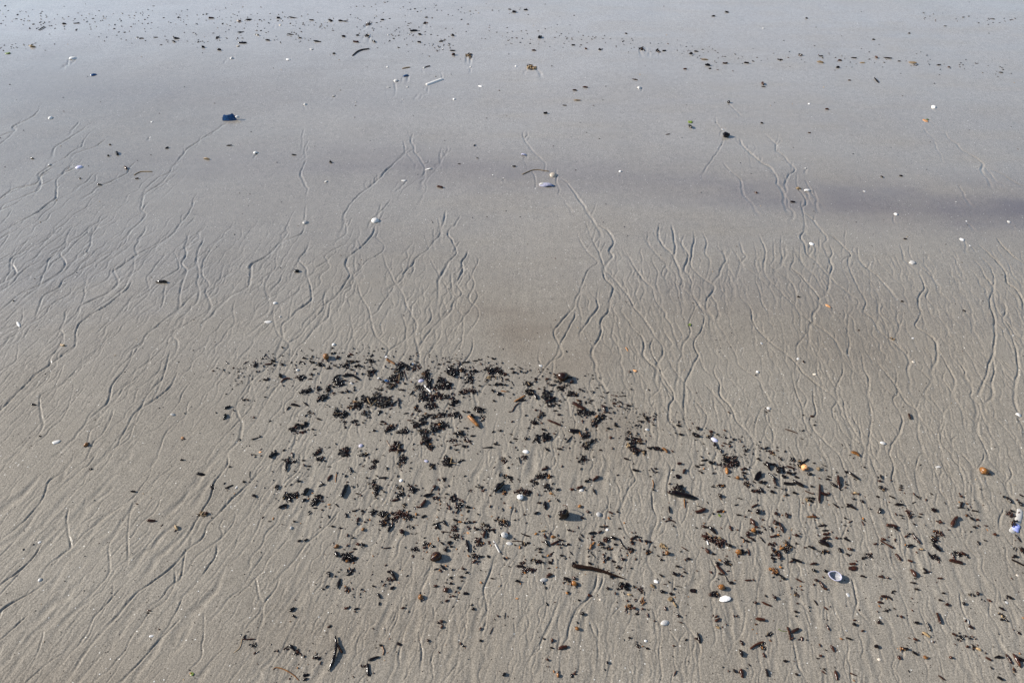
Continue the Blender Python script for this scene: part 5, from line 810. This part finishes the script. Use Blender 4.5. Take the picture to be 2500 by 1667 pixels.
# sponge-like amber lump
px, py = to_px('Q9', 1690, 280); o = place('sponge_lump', mk('sponge_lump', ball_vf(77, .5, (0, 0, 0), 3, .2)), M['a'], gp(px, py, .004), (.019, .018, .013), (0, 0, .5))
landmark(o, 'round amber sponge lump alone on the rilled sand at right', 'round amber sponge', 'sponge', px, py)

# glossy black lump casting a long shadow
px, py = to_px('Q7', 430, 890); base = gp(px, py); e = empty('kelp_holdfast', base)
place('lump', mk('lump', ball_vf(81, .5, (0, 0, 0), 3, .16)), M['k'], (.001, 0, .010), (.024, .021, .026), (0, 0, .2), e)
place('lobe', LIB['ball'][2], M['k'], (-.008, .003, .007), (.013, .014, .015), (0, 0, 0), e)
place('lobe', LIB['frond'][9], M['k'], (-.009, -.005, .003), (.015, .014, .014), (0, 0, 1), e)
Pt = [base + Vector(v) for v in ((.006, .004, .018), (.007, .012, .022), (.003, .020, .018), (-.003, .022, .012))]
local_tube('tendril', Pt, [.0012, .0011, .0009, .0006], M['r'], base, e, 6)
landmark(e, 'tall glossy black lump with a thin tendril and long shadow', 'tall black lump', 'seaweed', px, py)

# flat glossy brown lump
px, py = to_px('Q6', 925, 1455); base = gp(px, py); e = empty('brown_lump', base)
place('lump', mk('lump', ball_vf(91, .5, (0, 0, 0), 3, .12)), M['r'], (.0, 0, .006), (.028, .024, .018), (0, 0, .1), e)
place('lobe', LIB['ball'][5], M['k'], (-.008, -.004, .004), (.014, .013, .012), (0, 0, 0), e)
local_tube('strand', [base + Vector(v) for v in ((-.008, -.009, .008), (0, -.002, .0155), (.008, .006, .0125))], [.0010, .0011, .0008], M['a'], base, e, 6)
landmark(e, 'glossy dark brown lump crossed by a pale strand', 'glossy brown lump', 'seaweed', px, py)

# whole pale shells that stand out
for fr, x, y, w, h, ang, mesh, mat, label, short in (
    ('B', 240, 1508, 62, 46, 8, LIB['fan'][0], 'w', 'round white ribbed shell at the foot of branching rills', 'round white shell'),
    ('B', 1457, 1207, 52, 44, 25, LIB['fan'][1], 'c', 'cream ribbed shell at the end of a tan grass strand', 'cream ribbed shell'),
    ('A', 2085, 1518, 48, 36, 0, LIB['valve'][0], 'w', 'white rounded shell between two short rill heads at left', 'white left shell'),
    ('D', 385, 1480, 70, 30, -12, LIB['chip'][0], 'w', 'clean white slab of shell alone on the lower left sand', 'white shell slab'),
    ('F', 1590, 256, 52, 36, 15, LIB['chip'][4], 'w', 'white shell plate splitting two rills at upper right', 'white shell plate'),
    ('Q12', 1812, 780, 120, 98, -15, LIB['valve'][2], 'w', 'smooth egg shaped white shell with a tiny drilled hole', 'smooth egg shell')):
    px, py = to_px(fr, x, y); fs = fscale(fr)
    o = shell_at('bivalve_shell', mesh, M[mat], px, py, w * fs, h * fs, ang, .36 if mesh.name.startswith('valve') else .3)
    landmark(o, label, short, 'shell', px, py)
px, py = to_px('B', 1415, 1273); base = gp(px, py); e = empty('mussel_shell', base, R(-6))
place('valve', mk('valve', valve_vf(61, deep=.3, point=.5)), M['l'], (-.004, 0, -.001), (.060, .030, .034), (R(8), 0, R(180)), e)
place('valve', mk('valve', valve_vf(62, deep=.2, point=.5)), M['w'], (-.016, .002, .002), (.030, .022, .030), (R(-12), R(10), R(20)), e)
place('edge', LIB['chip'][2], M['u'], (.020, -.004, .001), (.030, .016, .012), (0, 0, .1), e)
landmark(e, 'pale blue and white mussel shell in front of the cream shell', 'pale blue mussel', 'shell', px, py)
px, py = to_px('C', 312, 935); base = gp(px, py); e = empty('black_lump', base)
place('lump', mk('lump', ball_vf(95, .5, (0, 0, 0), 3, .2)), M['k'], (0, 0, .007), (.030, .026, .022), (0, 0, .4), e)
place('lobe', LIB['frond'][1], M['r'], (-.010, -.002, .004), (.020, .018, .014), (0, 0, 2), e)
landmark(e, 'small black lump at the head of a forked rill far right', 'black far lump', 'seaweed', px, py)

# ------------------------------------------------------------------ everything else
MARKS = {(px, py): (label, short) for fr, x, y, label, short in (
    ('Q2', 240, 215, 'upright white oblong shell at the upper rim of the weed band', 'white oblong shell'),
    ('Q2', 250, 545, 'blue mussel shell caught in the dark weed band', 'weed band mussel'),
    ('Q2', 720, 545, 'cream half shell caught among black weed', 'cream half shell'),
    ('Q3', 410, 520, 'big round red-brown bladder at the upper rim of the weed band', 'big red bladder'),
    ('Q1', 2130, 1430, 'upright pale blue shell at the left side of the weed band', 'upright pale shell'),
    ('Q1', 1660, 235, 'amber brown bladder at the upper left rim of the weed band', 'amber rim bladder'),
    ('Q5', 1180, 1048, 'white rounded shell on the bare sand left of the weed', 'lower left pebble shell'),
    ('Q6', 2065, 640, 'coiled white snail shell leaning on brown weed', 'coiled white snail'),
    ('Q6', 1850, 1160, 'grey and white spiral snail shell among red-brown weed', 'spiral grey snail'),
    ('Q7', 1990, 350, 'flat black diamond shaped flake on bare sand', 'black diamond flake'),
    ('Q8', 840, 350, 'big dark pointed leaf flake standing in the right weed', 'dark pointed leaf'),
    ('Q6', 1080, 140, 'round black bubbly weed clump standing apart in mid band', 'bubbly black clump'),
    ('Q2', 770, 1350, 'biggest black knobbly weed clump at the foot of the pile', 'biggest weed clump'),
    ('Q2', 80, 820, 'wide black weed clump at the left of the pile', 'wide left clump'),
    ('Q3', 210, 780, 'solid black weed clump right of the amber tube', 'solid black clump'),
    ('Q5', 1930, 470, 'black weed tuft at the head of a broad black strap', 'strap head tuft'),
    ('Q4', 250, 1365, 'pale blue white half shell on a rill at right', 'pale rill shell')) for px, py in [to_px(fr, x, y)]}
COLN = dict(k='blackish', r='red-brown', a='amber', t='tan', g='green', w='white')
def fragment_matrix(it):
    a = R(it['ang']); h = it['len'] / 2
    e0 = Vector(ground(it['px'] - math.cos(a) * h, it['py'] - math.sin(a) * h)); e1 = Vector(ground(it['px'] + math.cos(a) * h, it['py'] + math.sin(a) * h))
    d = e1 - e0; m = mpp(it['px'], it['py']); w = it['wid'] * m
    L = min(d.length, it['len'] * m * 1.7)
    c = gp(it['px'], it['py'], w * .26)
    kf = .7 if it['py'] < 450 else 1.0
    return c, (L * 1.24 * kf, w * 1.42 * kf, w * 1.15 * kf), math.atan2(d.y, d.x)

frs = sorted([it for it in ITEMS if it['k'] == 's'], key=lambda it: -it['len'] * it['wid'])
crumbs = []        # (mesh key, matrix, colour) for the one crumb sheet
for i, it in enumerate(frs):
    c, s, rz = fragment_matrix(it)
    mesh = random.choice(LIB['stub']); col = it['col']
    if col == 'k' and random.random() < (.34 if it['py'] > 1250 and it['px'] > 1150 else .10): col = 'r'
    rot = (R(random.uniform(0, 360)), R(random.uniform(-9, 9)), rz)
    if i < 300:
        o = place('seaweed_fragment', mesh, M[col], c, s, rot)
        big = 'large' if it['len'] > 17 else ('thin' if it['wid'] < it['len'] * .28 else 'stubby')
        thing(o, f'{big} {COLN[col]} seaweed fragment', 'seaweed', it['px'], it['py'])
    else:
        crumbs.append((mesh, c, rot, s, col))

for it in [i for i in ITEMS if i['k'] == 'c']:
    px, py, col = it['px'], it['py'], it['col']; m = mpp(px, py); sd = sin_dep(py)
    rx = it['rx'] * m * (1.08 if py > 450 else .72); ry = 1.12 * min(it['ry'] * m * .78 / sd, 1.7 * max(it['rx'], it['ry']) * m); hz = .8 * min(rx, ry)
    base = gp(px, py)
    size = max(it['rx'], it['ry'])
    word = 'large' if size > 13 else ('small' if size < 8 else 'mid-sized')
    desc = f"{word} {COLN[col]} seaweed clump" if col != 'k' else f'{word} dark tangled seaweed clump'
    if size < 5.5:
        o = place('seaweed_clump', random.choice(LIB['frond']), M[col], base + Vector((0, 0, hz * .15)), (rx * 2.2, ry * 2.2, min(rx, ry) * 2), (0, 0, random.uniform(0, 6.3)))
        thing(o, desc, 'seaweed', px, py); continue
    e = empty('seaweed_clump', base)
    n = int(np.clip(4 + it['rx'] * it['ry'] / 16, 5, 12)); th = random.uniform(0, 3.14); stx = random.uniform(1.0, 1.5)
    def spot(lim):
        a = random.uniform(0, 6.3); q = math.sqrt(random.random()) * lim; u, v = math.cos(a) * q * stx, math.sin(a) * q / stx
        return (math.cos(th) * u - math.sin(th) * v) * rx, (math.sin(th) * u + math.cos(th) * v) * ry, q
    for i in range(n):
        x, y, q = spot(.85)
        s = random.uniform(.65, 1.25) * math.sqrt(rx * ry)
        mc = col if random.random() < .7 else random.choice(['k', 'r', 'k', 'r', 'a', 't'] if px > 1450 else ['k', 'r', 'k', 'r', 'k', 'a' if random.random() < .3 else 'k'])
        z = hz * random.uniform(.1, .6) * (1 - q)
        place('frond', random.choice(LIB['frond']), M[mc], (x, y, z), (s * 1.1, s * 1.0, s * 1.05), (R(random.uniform(-30, 30)), R(random.uniform(-30, 30)), random.uniform(0, 6.3)), e)
    for i in range(n + 1):
        x, y, q = spot(1.15); s = random.uniform(.5, 1.15) * math.sqrt(rx * ry)
        place('scrap', random.choice(LIB['stub']), M[col if random.random() < .7 else 'k'], (x, y, hz * random.uniform(.06, .5) * max(.1, 1.05 - q)), (s, s * random.uniform(.3, .5), s * random.uniform(.25, .4)), (R(random.uniform(-30, 30)), R(random.uniform(-35, 35)), random.uniform(0, 6.3)), e)
    for i in range(random.choice([1, 1, 2])):
        x, y, q = spot(.9); s = random.uniform(1.2, 2.0) * math.sqrt(rx * ry)
        place('stem', random.choice(LIB['stub']), M[random.choice('krrt')], (x, y, hz * random.uniform(.25, .6)), (s, s * .09, s * .09), (0, R(random.uniform(-14, 14)), random.uniform(0, 6.3)), e)
    for i in range(random.choice([0, 1, 1])):
        a = random.uniform(0, 6.3); q = random.random() * .7; s = min(rx, ry) * random.uniform(.3, .5)
        place('bladder', random.choice(LIB['ball']), M[random.choice(['k', 'k', 'r', col])], (math.cos(a) * rx * q, math.sin(a) * ry * q, hz * .35), (s * 1.25, s, s), (0, 0, random.uniform(0, 6.3)), e)
    thing(e, desc, 'seaweed', px, py)

for it in [i for i in ITEMS if i['k'] == 'w']:
    m = mpp(it['px'], it['py']); r = it['wid'] * m * .5
    P = [gp(*p, r * random.uniform(.5, 1.1)) for p in it['pts']]; base = gp(it['px'], it['py'])
    if len(P) == 2: P.insert(1, (P[0] + P[1]) / 2 + Vector((random.uniform(-1, 1), random.uniform(-1, 1), .3)) * r)
    Q = smooth3(P, 4); n = len(Q); rr = [r * (.55 + .45 * math.sin(math.pi * (.12 + .76 * i / (n - 1)))) for i in range(n)]
    V, Fc = tube([q - base for q in Q], rr, 7, .62 if it['wid'] > 4 else .9, .12)
    col = it['col']; thin = it['wid'] < 3.2
    name = 'shell_sliver' if col == 'w' else ('grass_strand' if thin else 'seaweed_strap')
    o = link_mesh(name, V, Fc, M[col]); o.location = base
    thing(o, f"curved {COLN[col]} shell sliver" if col == 'w' else f"{'thin' if thin else 'broad'} {COLN[col]} {'strand' if thin else 'seaweed strap'}", 'shell' if col == 'w' else 'seaweed', it['px'], it['py'])

for it in [i for i in ITEMS if i['k'] == 'b']:
    m = mpp(it['px'], it['py']); r = it['r'] * m; col = it['col']
    e = empty('seaweed_bladder', gp(it['px'], it['py'])); rz = random.uniform(0, 6.3)
    place('float', random.choice(LIB['ball']), M[col], (0, 0, r * .6), (r * 2.1, r * 1.8, r * 1.7), (0, 0, rz), e)
    place('stem', random.choice(LIB['stub']), M['r' if col != 'r' else 'k'], (math.cos(rz) * r * 1.15, math.sin(rz) * r * 1.15, r * .3), (r * 1.3, r * .5, r * .45), (0, 0, rz), e)
    thing(e, f"{'large' if it['r'] > 9 else 'small'} round {COLN[col]} seaweed bladder", 'seaweed', it['px'], it['py'])

for it in [i for i in ITEMS if i['k'] == 'f']:
    a, st = flat_angle(it['px'], it['py'], it['ang']); m = mpp(it['px'], it['py']); a2, st2 = flat_angle(it['px'], it['py'], it['ang'] + 90)
    L, W = it['w'] * st, min(it['h'] * st2 * .9, it['h'] * m * 1.6)
    o = place('seaweed_flake', random.choice(LIB['flake']), M[it['col']], gp(it['px'], it['py'], 0), (L * 1.1, W * 1.1, (L + W) * .4), (R(random.uniform(-8, 8)), R(random.uniform(-8, 8)), a))
    thing(o, f"flat {COLN[it['col']]} seaweed flake", 'seaweed', it['px'], it['py'])

for it in [i for i in ITEMS if i['k'] == 'h']:
    px, py, t = it['px'], it['py'], it['t']; w, h, ang = it['w'], it['h'], it['ang']
    sz = 'tiny' if it['size'] < 8 else ('small' if it['size'] < 12 else 'sizeable')
    if it['col'] == 'a': o = shell_at('shell_chip', random.choice(LIB['chip']), M['o'], px, py, w, h, ang, .2, 8); d = f'{sz} orange shell chip'
    elif t == 'c': o = shell_at('shell_chip', random.choice(LIB['chip']), M['w'], px, py, w, h, ang, .22, 12); d = f'{sz} angular white shell chip'
    elif t == 't': o = shell_at('shell_chip', random.choice(LIB['chip']), M[random.choice('cco')], px, py, w, h, ang, .25, 12); d = f'{sz} tan shell chip'
    elif t == 'o': o = shell_at('bivalve_shell', random.choice(LIB['valve']), M['w'], px, py, w, h, ang + random.choice([0, 180]), .38, 8); d = f'{sz} rounded white shell'
    elif t == 'v': o = shell_at('bivalve_shell', random.choice(LIB['fan'] + LIB['valve']), M[random.choice('wwl')], px, py, w, h, ang, .3, 16); d = f'{sz} domed pale half shell'
    elif t == 'u': o = shell_at('mussel_shell', random.choice(LIB['valve']), M['u'], px, py, w, h * .8, ang, .3, 10); d = f'{sz} blue mussel shell'
    else:
        m = mpp(px, py); e = empty('snail_shell', gp(px, py)); s = w * m * 1.05
        place('whorl', random.choice(LIB['snail']), M['w'], (0, 0, 0), (s, s, s), (R(random.uniform(-20, 10)), R(random.uniform(-10, 10)), random.uniform(0, 6)), e)
        place('aperture', LIB['ball'][0], M['c'], (s * .22, -s * .28, s * .12), (s * .3, s * .22, s * .22), (0, 0, 0), e)
        o, d = e, f'{sz} coiled white snail shell'
    thing(o, d, 'shell', px, py)
for it in [i for i in ITEMS if i['k'] == 'z']:
    ga, gb = Vector(ground(*it['pts'][0])), Vector(ground(*it['pts'][1])); d = gb - ga; w = it['wid'] * mpp(it['px'], it['py'])
    o = place('razor_shell', LIB['razor'][1], M['w'], gp(it['px'], it['py'], 0), (d.length, w, w * .7), (0, R(-4), math.atan2(d.y, d.x)))
    thing(o, 'narrow white razor shell piece', 'shell', it['px'], it['py'])
write_labels()

# ------------------------------------------------------------------ crumbs too small and too many to tell apart
near = [it for it in ITEMS if it['py'] > 830]; far = [it for it in ITEMS if it['py'] < 200 and it['k'] in 'sc']
def crumb(px, py, L, W, col):
    m = mpp(px, py); x, y = ground(px, py)
    if not (X0 < x < X1 and Y0 < y < Y1): return
    crumbs.append((random.choice(LIB['crumb']), gp(px, py, W * m * .25), (R(random.uniform(0, 360)), 0, random.uniform(0, 6.3)), (L * m, W * m, W * m * .85), col))
core = [it for it in ITEMS if it['k'] == 'c' and it['py'] > 830 and it['px'] < 1560]
for _ in range(3400):
    it = random.choice(near if random.random() < .55 else core); s = random.choice([7, 13, 22, 34])
    px, py = random.gauss(it['px'], s), random.gauss(it['py'], s * .8); L = random.choice([2.4, 3, 3.6, 4.5, 5.5, 6.5, 8])
    if py < 835: continue
    crumb(px, py, L * random.uniform(.8, 1.2), L * random.uniform(.4, .75), random.choice('kkkrrrra' if py > 1200 else 'kkkkrr'))
RIM = [(560, 905), (660, 872), (760, 856), (900, 850), (1050, 862), (1200, 878), (1330, 905), (1430, 950), (1520, 985), (1640, 1010), (1760, 1060), (1900, 1100)]
for _ in range(520):
    i = int(random.random() ** 1.3 * (len(RIM) - 1)); t = random.random(); a, b = RIM[i], RIM[i + 1]; L = random.choice([2.5, 3, 4, 5, 6.5])
    crumb(a[0] + (b[0] - a[0]) * t + random.gauss(0, 12), a[1] + (b[1] - a[1]) * t + abs(random.gauss(0, 26)) - 6, L, L * random.uniform(.35, .7), random.choice('kkkkkr'))
BANDS = [[(-60, 42), (120, 52), (300, 50), (480, 45), (650, 50), (850, 62), (1000, 84), (1110, 118)], [(250, 88), (420, 95), (600, 98), (760, 92)], [(860, 20), (1100, 28), (1300, 30)],
         [(1050, 60), (1350, 85), (1480, 108), (1600, 120), (1750, 135), (1900, 142), (2100, 142), (2300, 155), (2480, 172)], [(-20, 120), (100, 112)], [(2250, 45), (2500, 50)], [(1180, 90), (1400, 110)]]
for band, cnt, sp in zip(BANDS, (360, 80, 50, 170, 22, 26, 30), (15, 9, 10, 12, 5, 7, 12)):
    for _ in range(cnt):
        i = random.randrange(len(band) - 1); t = random.random(); a, b = band[i], band[i + 1]
        px = a[0] + (b[0] - a[0]) * t + random.gauss(0, 12); py = a[1] + (b[1] - a[1]) * t + random.gauss(0, sp)
        if 3 < py: crumb(px, py, random.choice([2.6, 3, 3.5, 4.4, 6]), random.choice([1.5, 2, 2.5]), random.choice('kkkkkkr'))
for _ in range(420):
    crumb(random.uniform(-60, 2560), random.uniform(5, 1660), random.uniform(2.2, 4.5), random.uniform(1.5, 2.6), random.choice('kkkrt'))
def crumb_mesh(name, lst, mats, keys):
    V, Fc, MI, off = [], [], [], 0
    cache = {}
    for mesh, c, rot, s, col in lst:
        if mesh.name not in cache:
            co = np.empty(len(mesh.vertices) * 3, np.float32); mesh.vertices.foreach_get('co', co)
            cache[mesh.name] = (co.reshape(-1, 3), [tuple(p.vertices) for p in mesh.polygons])
        co, fc = cache[mesh.name]
        from mathutils import Euler
        Mx = Matrix.LocRotScale(Vector(c), Euler(rot), Vector(s)); A = np.array(Mx)
        V.append(co @ A[:3, :3].T + A[:3, 3]); Fc += [tuple(i + off for i in f) for f in fc]; MI += [keys.index(col)] * len(fc); off += len(co)
    o = link_mesh(name, np.vstack(V).tolist(), Fc, mats, None, True, MI); o['kind'] = 'stuff'
    return o
keys = ['k', 'r', 'a', 't', 'g']
o = crumb_mesh('seaweed_crumbs', crumbs, [M[k] for k in keys], keys)
o['label'] = 'scattered crumbs of dark and brown seaweed strewn over the wet sand'; o['category'] = 'seaweed'
grit = []
for _ in range(330):
    px, py = random.uniform(-60, 2560), random.uniform(5, 1660)
    if random.random() < .45: py = random.uniform(750, 1660)
    m = mpp(px, py); s = random.uniform(1.4, 3.4)
    grit.append((random.choice(LIB['chip']), gp(px, py, -.1 * s * m), (0, 0, random.uniform(0, 6.3)), (s * m, s * m * random.uniform(.5, 1), s * m * .8), random.choice('wwwwc')))
o = crumb_mesh('shell_grit', grit, [M['w'], M['c']], ['w', 'c'])
o['label'] = 'tiny white specks of shell grit sprinkled over the sand'; o['category'] = 'shell grit'
